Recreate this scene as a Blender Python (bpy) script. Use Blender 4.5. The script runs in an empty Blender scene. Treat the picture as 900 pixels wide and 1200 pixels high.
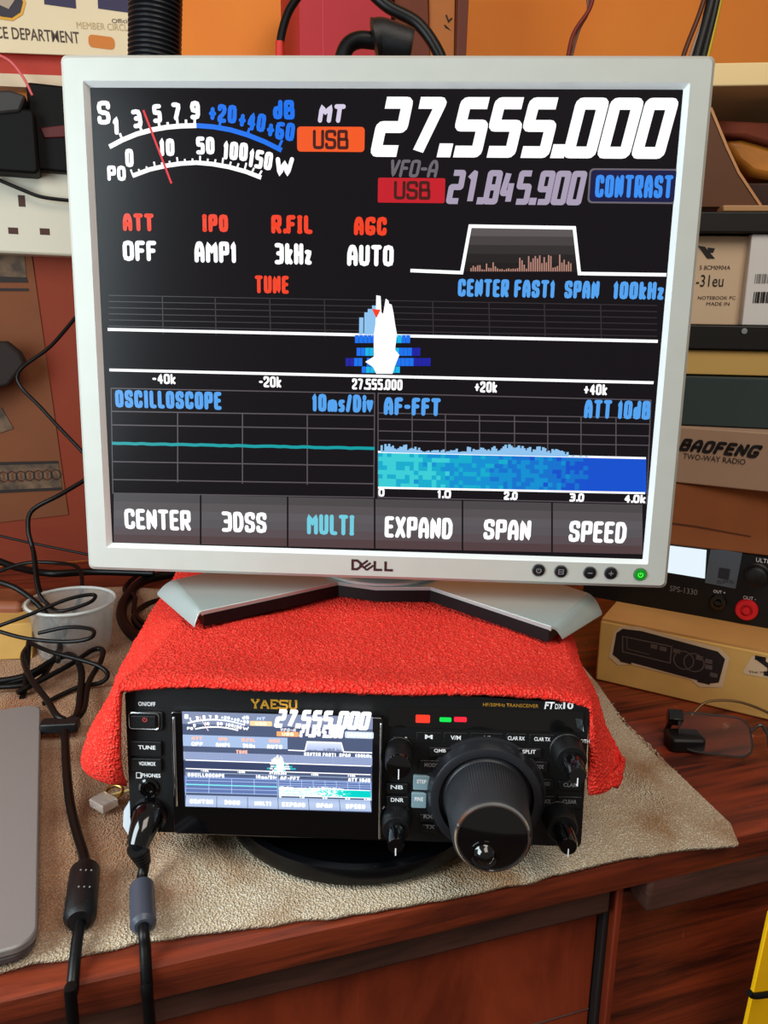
import bpy, math, random
from math import sin, cos, pi, radians
from mathutils import Vector, Matrix, noise
random.seed(7)
SC = bpy.context.scene
COL = SC.collection

# ------------------------------------------------------------------ camera
PITCH, ROLL, CAMH, FPX = radians(13), radians(1.1), 0.318, 900.0
FW = Vector((0, cos(PITCH), -sin(PITCH)))
_up = Vector((0, sin(PITCH), cos(PITCH))); _rt = Vector((1, 0, 0))
RT = _rt * cos(ROLL) + _up * sin(ROLL)
UP = -_rt * sin(ROLL) + _up * cos(ROLL)
CAM = Vector((0, 0, CAMH))
cd = bpy.data.cameras.new('camera'); cam = bpy.data.objects.new('camera', cd); COL.objects.link(cam)
m = Matrix((RT, UP, -FW)).transposed().to_4x4(); m.translation = CAM
cam.matrix_world = m
cd.sensor_fit = 'VERTICAL'; cd.sensor_height = 24; cd.lens = 24 * FPX / 1200; cd.clip_start = .01
SC.camera = cam

def ray(x, y): return FW + RT * ((x - 450) / FPX) - UP * ((y - 600) / FPX)
def onz(x, y, z=0.0):
    r = ray(x, y); return CAM + r * ((z - CAMH) / r.z)
def ony(x, y, Y):
    r = ray(x, y); return CAM + r * (Y / r.y)

class Fr:
    """a local frame: x right, z up, -y towards the viewer"""
    def __init__(s, pos, yaw=0, tilt=0, roll=0):
        s.pos = Vector(pos); s.rot = (Matrix.Rotation(radians(yaw), 4, 'Z') @ Matrix.Rotation(radians(tilt), 4, 'X') @ Matrix.Rotation(radians(roll), 4, 'Y'))
        s.M = Matrix.Translation(s.pos) @ s.rot; s.I = s.M.inverted()
    def p(s, x, y, d=0.0):
        o = s.I @ CAM; r = s.I.to_3x3() @ ray(x, y); t = (d - o.y) / r.y
        q = o + r * t; return (q.x, q.z)
    def w(s, x, y, z): return s.M @ Vector((x, y, z))

# ------------------------------------------------------------------ materials
MATS = {}
def lin(c):
    return tuple(((v / 255) / 12.92 if v / 255 <= .04045 else ((v / 255 + .055) / 1.055) ** 2.4) for v in c)
def mat(name, col, rough=.5, metal=0, emit=None, es=1.0, bump=0, bscale=200, var=0, vscale=20, spec=.5, coat=0, trans=0, alpha=1, sheen=0, stretch=None, col2=None, ior=1.45):
    if name in MATS: return MATS[name]
    M = bpy.data.materials.new(name); M.use_nodes = True; nt = M.node_tree; N = nt.nodes; L = nt.links
    b = N['Principled BSDF']; c = lin(col) + (1,)
    b.inputs['Base Color'].default_value = c; b.inputs['Roughness'].default_value = rough
    b.inputs['Metallic'].default_value = metal; b.inputs['Specular IOR Level'].default_value = spec
    b.inputs['Coat Weight'].default_value = coat; b.inputs['Transmission Weight'].default_value = trans
    b.inputs['Alpha'].default_value = alpha; b.inputs['IOR'].default_value = ior
    if sheen: b.inputs['Sheen Weight'].default_value = sheen; b.inputs['Sheen Tint'].default_value = c
    if emit is not None:
        b.inputs['Emission Color'].default_value = lin(emit) + (1,); b.inputs['Emission Strength'].default_value = es
    tc = None
    def coords():
        nonlocal tc
        if tc is None:
            t = N.new('ShaderNodeTexCoord'); mp = N.new('ShaderNodeMapping'); L.new(t.outputs['Object'], mp.inputs['Vector'])
            if stretch: mp.inputs['Scale'].default_value = stretch
            tc = mp.outputs['Vector']
        return tc
    if var or col2:
        n = N.new('ShaderNodeTexNoise'); n.inputs['Scale'].default_value = vscale; n.inputs['Detail'].default_value = 6
        L.new(coords(), n.inputs['Vector'])
        r = N.new('ShaderNodeValToRGB'); r.color_ramp.elements[0].position = .32; r.color_ramp.elements[1].position = .68
        if col2: r.color_ramp.elements[0].color = c; r.color_ramp.elements[1].color = lin(col2) + (1,)
        else:
            r.color_ramp.elements[0].color = tuple(v * (1 - var) for v in c[:3]) + (1,)
            r.color_ramp.elements[1].color = tuple(min(1, v * (1 + var)) for v in c[:3]) + (1,)
        L.new(n.outputs['Fac'], r.inputs['Fac']); L.new(r.outputs['Color'], b.inputs['Base Color'])
    if bump:
        n = N.new('ShaderNodeTexNoise'); n.inputs['Scale'].default_value = bscale; n.inputs['Detail'].default_value = 4
        L.new(coords(), n.inputs['Vector'])
        bp = N.new('ShaderNodeBump'); bp.inputs['Strength'].default_value = bump; bp.inputs['Distance'].default_value = .001
        L.new(n.outputs['Fac'], bp.inputs['Height']); L.new(bp.outputs['Normal'], b.inputs['Normal'])
    MATS[name] = M; return M
def emi(name, col, s=1.0):
    return mat(name, (4, 4, 5), .35, emit=col, es=s, spec=.3)

def wood(name, c1, c2, rough=.35, stretch=(3, 40, 40), bump=.3, scratch=False):
    M = bpy.data.materials.new(name); M.use_nodes = True; nt = M.node_tree; N = nt.nodes; L = nt.links; b = N['Principled BSDF']
    t = N.new('ShaderNodeTexCoord'); mp = N.new('ShaderNodeMapping'); mp.inputs['Scale'].default_value = stretch
    L.new(t.outputs['Object'], mp.inputs['Vector'])
    n = N.new('ShaderNodeTexNoise'); n.inputs['Scale'].default_value = 1.5; n.inputs['Detail'].default_value = 9; n.inputs['Roughness'].default_value = .65; n.inputs['Distortion'].default_value = .6
    L.new(mp.outputs['Vector'], n.inputs['Vector'])
    r = N.new('ShaderNodeValToRGB'); r.color_ramp.elements[0].position = .35; r.color_ramp.elements[1].position = .68
    r.color_ramp.elements[0].color = lin(c1) + (1,); r.color_ramp.elements[1].color = lin(c2) + (1,)
    L.new(n.outputs['Fac'], r.inputs['Fac'])
    out = r.outputs['Color']
    if scratch:
        v = N.new('ShaderNodeTexNoise'); mp2 = N.new('ShaderNodeMapping'); mp2.inputs['Scale'].default_value = (60, 60, 14); mp2.inputs['Rotation'].default_value = (.3, .5, .2)
        L.new(t.outputs['Object'], mp2.inputs['Vector']); L.new(mp2.outputs['Vector'], v.inputs['Vector']); v.inputs['Scale'].default_value = 1; v.inputs['Detail'].default_value = 8
        r2 = N.new('ShaderNodeValToRGB'); r2.color_ramp.elements[0].position = .70; r2.color_ramp.elements[1].position = .76
        L.new(v.outputs['Fac'], r2.inputs['Fac'])
        mx = N.new('ShaderNodeMixRGB'); mx.inputs['Color2'].default_value = lin((205, 150, 120)) + (1,)
        L.new(r2.outputs['Color'], mx.inputs['Fac']); L.new(out, mx.inputs['Color1']); out = mx.outputs['Color']
    L.new(out, b.inputs['Base Color']); b.inputs['Roughness'].default_value = rough
    bp = N.new('ShaderNodeBump'); bp.inputs['Strength'].default_value = bump; bp.inputs['Distance'].default_value = .001
    L.new(n.outputs['Fac'], bp.inputs['Height']); L.new(bp.outputs['Normal'], b.inputs['Normal'])
    MATS[name] = M; return M

def terry(name, c, cdark, scale, rough=.95, dist=.0015, patch=None, pscale=9):
    M = bpy.data.materials.new(name); M.use_nodes = True; nt = M.node_tree; N = nt.nodes; L = nt.links; b = N['Principled BSDF']
    t = N.new('ShaderNodeTexCoord')
    v = N.new('ShaderNodeTexVoronoi'); v.inputs['Scale'].default_value = scale; L.new(t.outputs['Object'], v.inputs['Vector'])
    n = N.new('ShaderNodeTexNoise'); n.inputs['Scale'].default_value = scale * .6; n.inputs['Detail'].default_value = 3; L.new(t.outputs['Object'], n.inputs['Vector'])
    a = N.new('ShaderNodeMath'); a.operation = 'SUBTRACT'; L.new(n.outputs['Fac'], a.inputs[0]); L.new(v.outputs['Distance'], a.inputs[1])
    r = N.new('ShaderNodeValToRGB'); r.color_ramp.elements[0].position = .0; r.color_ramp.elements[1].position = .35
    r.color_ramp.elements[0].color = lin(cdark) + (1,); r.color_ramp.elements[1].color = lin(c) + (1,)
    L.new(a.outputs[0], r.inputs['Fac']); out = r.outputs['Color']
    if patch:
        n2 = N.new('ShaderNodeTexNoise'); n2.inputs['Scale'].default_value = pscale; n2.inputs['Detail'].default_value = 5; L.new(t.outputs['Object'], n2.inputs['Vector'])
        r2 = N.new('ShaderNodeValToRGB'); r2.color_ramp.elements[0].position = .5; r2.color_ramp.elements[1].position = .68; L.new(n2.outputs['Fac'], r2.inputs['Fac'])
        mx = N.new('ShaderNodeMixRGB'); mx.blend_type = 'MULTIPLY'; mx.inputs['Color2'].default_value = lin(patch) + (1,)
        L.new(r2.outputs['Color'], mx.inputs['Fac']); L.new(out, mx.inputs['Color1']); out = mx.outputs['Color']
    if patch:   # brown tint multiplied over the left part of the cloth, ragged edge
        sp = N.new('ShaderNodeSeparateXYZ'); L.new(t.outputs['Object'], sp.inputs[0])
        n3 = N.new('ShaderNodeTexNoise'); n3.inputs['Scale'].default_value = 22; n3.inputs['Detail'].default_value = 5; L.new(t.outputs['Object'], n3.inputs['Vector'])
        m1 = N.new('ShaderNodeMath'); m1.operation = 'MULTIPLY_ADD'; m1.inputs[1].default_value = .16; L.new(n3.outputs['Fac'], m1.inputs[0]); L.new(sp.outputs['X'], m1.inputs[2])
        m2 = N.new('ShaderNodeMath'); m2.operation = 'MULTIPLY_ADD'; m2.inputs[1].default_value = .12; L.new(sp.outputs['Y'], m2.inputs[0]); L.new(m1.outputs[0], m2.inputs[2])
        mr = N.new('ShaderNodeMapRange'); mr.inputs['From Min'].default_value = .025; mr.inputs['From Max'].default_value = -.025; L.new(m2.outputs[0], mr.inputs['Value'])
        m4 = N.new('ShaderNodeMath'); m4.operation = 'MULTIPLY_ADD'; m4.inputs[1].default_value = .33; m4.inputs[2].default_value = .381; L.new(sp.outputs['X'], m4.inputs[0])
        m5 = N.new('ShaderNodeMath'); m5.operation = 'SUBTRACT'; L.new(sp.outputs['Y'], m5.inputs[0]); L.new(m4.outputs[0], m5.inputs[1])
        mr2 = N.new('ShaderNodeMapRange'); mr2.inputs['From Min'].default_value = .005; mr2.inputs['From Max'].default_value = .03; L.new(m5.outputs[0], mr2.inputs['Value'])
        m3 = N.new('ShaderNodeMath'); m3.operation = 'MULTIPLY'; L.new(mr.outputs[0], m3.inputs[0]); L.new(mr2.outputs[0], m3.inputs[1])
        m6 = N.new('ShaderNodeMath'); m6.operation = 'MULTIPLY'; m6.inputs[1].default_value = .85; L.new(m3.outputs[0], m6.inputs[0])
        mx = N.new('ShaderNodeMixRGB'); mx.blend_type = 'MULTIPLY'; mx.inputs['Color2'].default_value = lin((205, 152, 118)) + (1,)
        L.new(m6.outputs[0], mx.inputs['Fac']); L.new(out, mx.inputs['Color1']); out = mx.outputs['Color']
    L.new(out, b.inputs['Base Color']); b.inputs['Roughness'].default_value = rough; b.inputs['Specular IOR Level'].default_value = .1
    b.inputs['Sheen Weight'].default_value = .3; b.inputs['Sheen Tint'].default_value = lin(c) + (1,)
    bp = N.new('ShaderNodeBump'); bp.inputs['Strength'].default_value = .9; bp.inputs['Distance'].default_value = dist
    L.new(a.outputs[0], bp.inputs['Height']); L.new(bp.outputs['Normal'], b.inputs['Normal'])
    MATS[name] = M; return M

black = mat('black_plastic', (14, 14, 16), .42, bump=.15, bscale=900)
satin = mat('satin_black', (13, 13, 15), .42, spec=.45, bump=.3, bscale=1500)
gloss = mat('gloss_black', (6, 6, 8), .12, coat=.6)
rubber = mat('cable_rubber', (5, 5, 6), .4, spec=.3)
white = mat('print_white', (235, 235, 238), .5)
dimw = mat('print_grey', (120, 118, 120), .5)
gold = mat('print_gold', (205, 150, 50), .35, metal=.3)
silver = mat('silver_plastic', (176, 177, 170), .42, var=.02, vscale=60, spec=.5)
base_si = mat('silver_paint', (178, 192, 190), .3, metal=.35)
chrome = mat('chrome_edge', (220, 225, 230), .15, metal=1)
card = mat('cardboard', (205, 160, 88), .85, var=.06, vscale=40, bump=.15, bscale=300)
brown_card = mat('brown_cardboard', (150, 88, 48), .9, var=.08, vscale=30)
dark_wood = wood('mahogany', (58, 20, 12), (142, 56, 28), .38, (4, 60, 60), .35, scratch=True)
dark_wood2 = wood('mahogany_moulding', (50, 30, 25), (92, 56, 46), .5, (5, 50, 50), .3, scratch=True)
drawer_wood = wood('mahogany_drawer', (90, 30, 17), (150, 60, 32), .3, (10, 10, 3), .15, scratch=True)
orange = mat('orange_wall_paint', (242, 146, 58), .75, col2=(230, 126, 42), vscale=2.5, bump=.3, bscale=60)
redterry = terry('red_terry', (255, 88, 72), (222, 46, 38), 620, dist=.0016)
beige = terry('beige_terry', (240, 229, 210), (190, 170, 142), 760, dist=.002, patch=(200, 160, 120), pscale=14)

# ------------------------------------------------------------------ mesh builder
_tc = {}
def textmesh(s, bold=0.0, shear=0.0):
    k = (s, bold, shear)
    if k not in _tc:
        cu = bpy.data.curves.new('t', 'FONT'); cu.body = s; cu.offset = bold; cu.shear = shear; cu.resolution_u = 3
        o = bpy.data.objects.new('t', cu); COL.objects.link(o); bpy.context.view_layer.update()
        me = o.to_mesh(); vs = [(v.co.x, v.co.y) for v in me.vertices]; fs = [tuple(p.vertices) for p in me.polygons]
        o.to_mesh_clear(); bpy.data.objects.remove(o); bpy.data.curves.remove(cu)
        x0 = min(v[0] for v in vs); x1 = max(v[0] for v in vs); y0 = min(v[1] for v in vs); y1 = max(v[1] for v in vs)
        vs = [((v[0] - x0) / (x1 - x0), (v[1] - y0) / (y1 - y0)) for v in vs]
        _tc[k] = (vs, fs)
    return _tc[k]

class MB:
    def __init__(s): s.v = []; s.f = []; s.mi = []; s.m = []
    def idx(s, M):
        if M not in s.m: s.m.append(M)
        return s.m.index(M)
    def add(s, vs, fs, M):
        n = len(s.v); s.v += [tuple(v) for v in vs]; i = s.idx(M)
        for f in fs: s.f.append(tuple(n + a for a in f)); s.mi.append(i)
        return s
    def box(s, x0, x1, y0, y1, z0, z1, M):
        return s.add([(x0, y0, z0), (x1, y0, z0), (x1, y1, z0), (x0, y1, z0), (x0, y0, z1), (x1, y0, z1), (x1, y1, z1), (x0, y1, z1)],
                     [(0, 1, 5, 4), (1, 2, 6, 5), (2, 3, 7, 6), (3, 0, 4, 7), (4, 5, 6, 7), (3, 2, 1, 0)], M)
    def rbox(s, x0, x1, y0, y1, z0, z1, r, M, ax='y', n=4):
        """box with corners rounded in the plane across axis ax"""
        if ax == 'y': a0, a1, b0, b1 = x0, x1, z0, z1
        elif ax == 'z': a0, a1, b0, b1 = x0, x1, y0, y1
        else: a0, a1, b0, b1 = y0, y1, z0, z1
        P = rrect(a0, a1, b0, b1, r, n)
        if ax == 'y': return s.prism(P, y0, y1, M, 'y')
        if ax == 'z': return s.prism(P, z0, z1, M, 'z')
        return s.prism(P, x0, x1, M, 'x')
    def prism(s, P, d0, d1, M, ax='y'):
        k = len(P)
        def c(p, d): return (p[0], d, p[1]) if ax == 'y' else ((p[0], p[1], d) if ax == 'z' else (d, p[0], p[1]))
        vs = [c(p, d0) for p in P] + [c(p, d1) for p in P]
        fs = [tuple(range(k)), tuple(range(2 * k - 1, k - 1, -1))] + [(i, k + i, k + (i + 1) % k, (i + 1) % k) for i in range(k)]
        return s.add(vs, fs, M)
    def lathe(s, prof, c, ax='y', seg=40, M=None, tilt=None):
        """prof: list of (radius, distance along axis); distance grows towards -y for ax 'y', +z for 'z'"""
        vs = []; fs = []
        for (r, d) in prof:
            for k in range(seg):
                a = 2 * pi * k / seg
                if ax == 'y': p = Vector((r * cos(a), -d, r * sin(a)))
                elif ax == 'x': p = Vector((d, r * cos(a), r * sin(a)))
                else: p = Vector((r * cos(a), r * sin(a), d))
                if tilt: p = tilt @ p
                vs.append(Vector(c) + p)
        for j in range(len(prof) - 1):
            for k in range(seg):
                a = j * seg + k; b = j * seg + (k + 1) % seg
                fs.append((a, b, b + seg, a + seg))
        fs.append(tuple(range(seg - 1, -1, -1))); fs.append(tuple(range((len(prof) - 1) * seg, len(prof) * seg)))
        return s.add(vs, fs, M)
    def tube(s, pts, r, M, seg=10, smooth=True):
        P = catmull(pts) if smooth else [Vector(p) for p in pts]
        R = r if callable(r) else (lambda t: r)
        vs = []; fs = []; n = len(P); up = Vector((0, 0, 1)); pn = None
        for i, p in enumerate(P):
            t = (P[min(i + 1, n - 1)] - P[max(i - 1, 0)]).normalized()
            if pn is None:
                a = t.cross(up)
                if a.length < .1: a = t.cross(Vector((1, 0, 0)))
            else: a = pn - t * pn.dot(t)
            a.normalize(); pn = a; b = t.cross(a); rr = R(i / (n - 1))
            for k in range(seg):
                q = 2 * pi * k / seg; vs.append(p + a * (rr * cos(q)) + b * (rr * sin(q)))
        for i in range(n - 1):
            for k in range(seg):
                a = i * seg + k; b = i * seg + (k + 1) % seg; fs.append((a, b, b + seg, a + seg))
        fs.append(tuple(range(seg - 1, -1, -1))); fs.append(tuple(range((n - 1) * seg, n * seg)))
        return s.add(vs, fs, M)
    # flat marks on the local plane y = -d
    def poly(s, P, d, M): return s.add([(p[0], -d, p[1]) for p in P], [tuple(range(len(P)))], M)
    def text(s, t, xc, zc, w, h, d, M, bold=.02, shear=0, rot=0):
        vs, fs = textmesh(t, bold, shear); cr, sr = cos(rot), sin(rot); out = []
        for (a, b) in vs:
            x = (a - .5) * w; z = (b - .5) * h; out.append((xc + x * cr - z * sr, -d, zc + x * sr + z * cr))
        return s.add(out, fs, M)
    def line(s, P, w, d, M):
        for L_, R_ in ribbon(P, w): s.poly([L_[0], L_[1], R_[1], R_[0]], d, M)
        return s
    def build(s, name, parent=None, smooth=True, bevel=0, solid=0, sub=0, loc=None, fr=None):
        me = bpy.data.meshes.new(name); me.from_pydata([tuple(v) for v in s.v], [], s.f)
        for M in s.m: me.materials.append(M)
        me.polygons.foreach_set('material_index', s.mi); me.update()
        if smooth:
            me.polygons.foreach_set('use_smooth', [True] * len(me.polygons)); me.set_sharp_from_angle(angle=radians(38))
        o = bpy.data.objects.new(name, me); COL.objects.link(o)
        if parent: o.parent = parent
        if fr is not None: o.matrix_world = fr.M
        if bevel:
            b = o.modifiers.new('b', 'BEVEL'); b.width = bevel; b.segments = 2; b.limit_method = 'ANGLE'; b.angle_limit = radians(50)
        if solid:
            b = o.modifiers.new('s', 'SOLIDIFY'); b.thickness = solid; b.offset = -1
        if sub:
            b = o.modifiers.new('u', 'SUBSURF'); b.levels = b.render_levels = sub
        return o
def rrect(a0, a1, b0, b1, r, n=4):
    P = []
    for cx, cy, st in ((a1 - r, b1 - r, 0), (a0 + r, b1 - r, 90), (a0 + r, b0 + r, 180), (a1 - r, b0 + r, 270)):
        for k in range(n + 1):
            a = radians(st + 90 * k / n); P.append((cx + r * cos(a), cy + r * sin(a)))
    return P
def catmull(pts, n=8):
    P = [Vector(p) for p in pts]
    if len(P) < 3: return P
    Q = [P[0] * 2 - P[1]] + P + [P[-1] * 2 - P[-2]]; out = []
    for i in range(1, len(Q) - 2):
        a, b, c, d = Q[i - 1:i + 3]
        for k in range(n):
            t = k / n
            out.append(.5 * (2 * b + (c - a) * t + (2 * a - 5 * b + 4 * c - d) * t * t + (3 * b - a - 3 * c + d) * t ** 3))
    out.append(P[-1]); return out
def ribbon(P, w):
    """offset polyline P (2-D) to quads, mitred"""
    P = [Vector((p[0], p[1])) for p in P]; closed = (P[0] - P[-1]).length < 1e-7
    n = len(P) - (1 if closed else 0); off = []
    for i in range(n):
        if closed: a, b, c = P[(i - 1) % n], P[i], P[(i + 1) % n]
        else: a, b, c = P[max(i - 1, 0)], P[i], P[min(i + 1, n - 1)]
        d1 = (b - a).normalized() if (b - a).length > 1e-9 else (c - b).normalized()
        d2 = (c - b).normalized() if (c - b).length > 1e-9 else d1
        n1 = Vector((-d1.y, d1.x)); n2 = Vector((-d2.y, d2.x)); mm = (n1 + n2)
        mm = mm.normalized() if mm.length > 1e-6 else n1
        k = 1 / max(.62, mm.dot(n1)); off.append(mm * (k * w / 2))
    out = []
    for i in range(n if closed else n - 1):
        j = (i + 1) % n; out.append(((P[i] + off[i], P[j] + off[j]), (P[i] - off[i], P[j] - off[j])))
    return out
def fillet(P, r, n=3):
    P = [Vector((p[0], p[1])) for p in P]; closed = (P[0] - P[-1]).length < 1e-7; m = len(P) - (1 if closed else 0); out = []
    for i in range(m):
        if not closed and i in (0, m - 1): out.append(P[i]); continue
        a, b, c = P[(i - 1) % m], P[i], P[(i + 1) % m]
        u = (a - b); v = (c - b); k = min(r, u.length * .5, v.length * .5); p0 = b + u.normalized() * k; p1 = b + v.normalized() * k
        for q in range(n + 1):
            t = q / n; out.append(p0 * (1 - t) ** 2 + b * (2 * t * (1 - t)) + p1 * t * t)
    if closed: out.append(out[0])
    return out

def setp(o, label=None, cat=None, group=None, kind=None):
    if label: o['label'] = label
    if cat: o['category'] = cat
    if group: o['group'] = group
    if kind: o['kind'] = kind
    return o
def thing(name, label, cat, fr=None, loc=(0, 0, 0), group=None):
    o = bpy.data.objects.new(name, None); COL.objects.link(o); o.empty_display_size = .02
    if fr is not None: o.matrix_world = fr.M
    else: o.location = loc
    return setp(o, label, cat, group)

DIG = {
 '0': [[(0, 0), (1, 0), (1, 1), (0, 1), (0, 0)]],
 '1': [[(.15, .8), (.6, 1), (.6, 0)]],
 '2': [[(0, 1), (1, 1), (1, .5), (0, .5), (0, 0), (1, 0)]],
 '3': [[(0, 1), (1, 1), (1, 0), (0, 0)], [(.3, .5), (1, .5)]],
 '4': [[(.25, 1), (0, .3), (1, .3)], [(.75, .65), (.75, 0)]],
 '5': [[(1.04, 1), (0, 1), (-.02, .54), (1, .54), (1, 0), (-.04, 0)]],
 '7': [[(0, 1), (1, 1), (.4, 0)]],
 '8': [[(0, 0), (1, 0), (1, 1), (0, 1), (0, 0)], [(0, .5), (1, .5)]],
 '9': [[(1, .45), (0, .45), (0, 1), (1, 1), (1, 0), (0, 0)]],
 'D': [[(0, 0), (.75, 0), (1, .25), (1, .75), (.75, 1), (0, 1), (0, 0)]],
 'L': [[(0, 1), (0, 0), (1, 0)]],
}
def digits(mb, s, x0, z0, w, h, d, M, sw, shear=.2, dot=.36, rad=.3):
    """squared italic numerals filling w x h (metres), stroke sw"""
    units = sum(dot if c == '.' else 1 for c in s); adv = (w - shear * h) / units; gw = adv * .965 - sw; gh = h - sw; x = x0
    for c in s:
        if c == '.':
            cx = x + adv * dot / 2 + shear * sw * .5; q = sw * .62
            mb.poly([(cx - q, z0), (cx + q, z0), (cx + q + shear * q * 2, z0 + q * 1.9), (cx - q + shear * q * 2, z0 + q * 1.9)], d, M); x += adv * dot; continue
        for pl in DIG[c]:
            P = [(a * gw, b * gh) for a, b in pl]; P = fillet(P, rad * min(gw, gh) * .9, 3)
            for L_, R_ in ribbon(P, sw):
                q = [L_[0], L_[1], R_[1], R_[0]]
                mb.poly([(x + sw / 2 + p.x + shear * (p.y + sw / 2), z0 + sw / 2 + p.y) for p in q], d, M)
        x += adv

SF = {  # squared display letters: width, strokes
 'A': (1, [[(0, 0), (0, .65), (.3, 1), (.7, 1), (1, .65), (1, 0)], [(0, .36), (1, .36)]]), 'B': (1, [[(0, 0), (0, 1), (.9, 1), (.9, .52), (1, .48), (1, 0), (0, 0)], [(0, .52), (.9, .52)]]),
 'C': (1, [[(1, .74), (1, 1), (0, 1), (0, 0), (1, 0), (1, .26)]]), 'D': (1, [[(0, 0), (0, 1), (.7, 1), (1, .75), (1, .25), (.7, 0), (0, 0)]]), 'E': (.9, [[(1, 1), (0, 1), (0, 0), (1, 0)], [(0, .52), (.85, .52)]]),
 'F': (.9, [[(1, 1), (0, 1), (0, 0)], [(0, .52), (.85, .52)]]), 'G': (1.05, [[(1, .84), (1, 1), (0, 1), (0, 0), (1, 0), (1, .40), (.62, .40)]]), 'H': (1, [[(0, 0), (0, 1)], [(1, 0), (1, 1)], [(0, .52), (1, .52)]]),
 'I': (.6, [[(.5, 0), (.5, 1)], [(.1, 1), (.9, 1)], [(.1, 0), (.9, 0)]]), 'K': (1, [[(0, 0), (0, 1)], [(1, 1), (.1, .5), (1, 0)]]), 'L': (.85, [[(0, 1), (0, 0), (1, 0)]]), 'M': (1.15, [[(0, 0), (0, 1), (.5, .5), (1, 1), (1, 0)]]),
 'N': (1, [[(0, 0), (0, 1), (1, 0), (1, 1)]]), 'O': (1, [[(0, 0), (1, 0), (1, 1), (0, 1), (0, 0)]]), 'P': (1, [[(0, 0), (0, 1), (1, 1), (1, .45), (0, .45)]]), 'R': (1, [[(0, 0), (0, 1), (1, 1), (1, .47), (0, .47)], [(.45, .47), (1, 0)]]),
 'S': (1, [[(1, .78), (1, 1), (0, 1), (0, .52), (1, .48), (1, 0), (0, 0), (0, .22)]]), 'T': (1, [[(0, 1), (1, 1)], [(.5, 1), (.5, 0)]]), 'U': (1, [[(0, 1), (0, 0), (1, 0), (1, 1)]]), 'V': (1, [[(0, 1), (.5, 0), (1, 1)]]),
 'W': (1.3, [[(0, 1), (.22, 0), (.5, .8), (.78, 0), (1, 1)]]), 'X': (1, [[(0, 0), (1, 1)], [(0, 1), (1, 0)]]), 'd': (.9, [[(1, 1), (1, 0), (0, 0), (0, .6), (1, .6)]]), 'k': (.85, [[(0, 0), (0, 1)], [(1, .65), (.1, .3), (1, 0)]]),
 'z': (.8, [[(0, .62), (1, .62), (0, 0), (1, 0)]]), 'm': (1.15, [[(0, 0), (0, .62), (1, .62), (1, 0)], [(.5, .62), (.5, 0)]]), 's': (.8, [[(1, .62), (0, .62), (0, .34), (1, .3), (1, 0), (0, 0)]]), 'v': (.85, [[(0, .65), (.5, 0), (1, .65)]]),
 'i': (.42, [[(.5, 0), (.5, .62)], [(.5, .85), (.5, .98)]]), '+': (.85, [[(0, .45), (1, .45)], [(.5, .15), (.5, .75)]]), '-': (.7, [[(0, .48), (1, .48)]]), '/': (.75, [[(0, 0), (1, 1)]]), '.': (.3, [[(.5, 0), (.5, .06)]]), ' ': (.5, []),
 '0': (1, [[(0, 0), (1, 0), (1, 1), (0, 1), (0, 0)]]), '1': (.65, [[(.1, .78), (.6, 1), (.6, 0)]]), '2': (1, [[(0, .8), (0, 1), (1, 1), (1, .55), (0, .2), (0, 0), (1, 0)]]), '3': (1, [[(0, 1), (1, 1), (1, 0), (0, 0)], [(.3, .52), (1, .52)]]),
 '4': (1, [[(.75, 0), (.75, 1), (0, .3), (1, .3)]]), '5': (1, [[(1, 1), (0, 1), (0, .56), (1, .56), (1, 0), (0, 0)]]), '6': (1, [[(1, .95), (0, .95), (0, 0), (1, 0), (1, .52), (0, .52)]]), '7': (1, [[(0, 1), (1, 1), (.4, 0)]]), '9': (1, [[(1, .46), (0, .46), (0, 1), (1, 1), (1, 0), (0, 0)]])}
def stext(mb, t, xc, zc, w, h, d, M, sw, shear=0, rot=0, lim=True):
    tot = sum(SF[c][0] for c in t); unit = w / tot; sw = min(sw, unit * (.40 if lim else .55), h * (.26 if lim else .34)); cr, sr = cos(rot), sin(rot); x = -w / 2 + shear * -h / 2 * .5
    for c in t:
        gw, P_ = SF[c]; cw = gw * unit; iw = max(cw - sw * 1.30, .0001)
        for pl_ in P_:
            P = fillet([(a * iw, b * (h - sw)) for a, b in pl_], sw * (.3 if c in 'BEFDPR5' else .75), 2)
            ends = (P[0] - P[-1]).length > 1e-7
            for L_, R_ in ribbon(P, sw):
                out = []
                for p in (L_[0], L_[1], R_[1], R_[0]):
                    a = x + sw * .65 + p.x + shear * (p.y + sw / 2); b = -h / 2 + sw / 2 + p.y; out.append((xc + a * cr - b * sr, zc + a * sr + b * cr))
                mb.poly(out, d, M)
            if ends:
                for p in (P[0], P[-1]):
                    q = []
                    for k_ in range(8):
                        a = x + sw * .65 + p.x + sw * .5 * cos(k_ * pi / 4) + shear * (p.y + sw / 2); b = -h / 2 + sw / 2 + p.y + sw * .5 * sin(k_ * pi / 4); q.append((xc + a * cr - b * sr, zc + a * sr + b * cr))
                    mb.poly(q, d, M)
        x += cw

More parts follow.
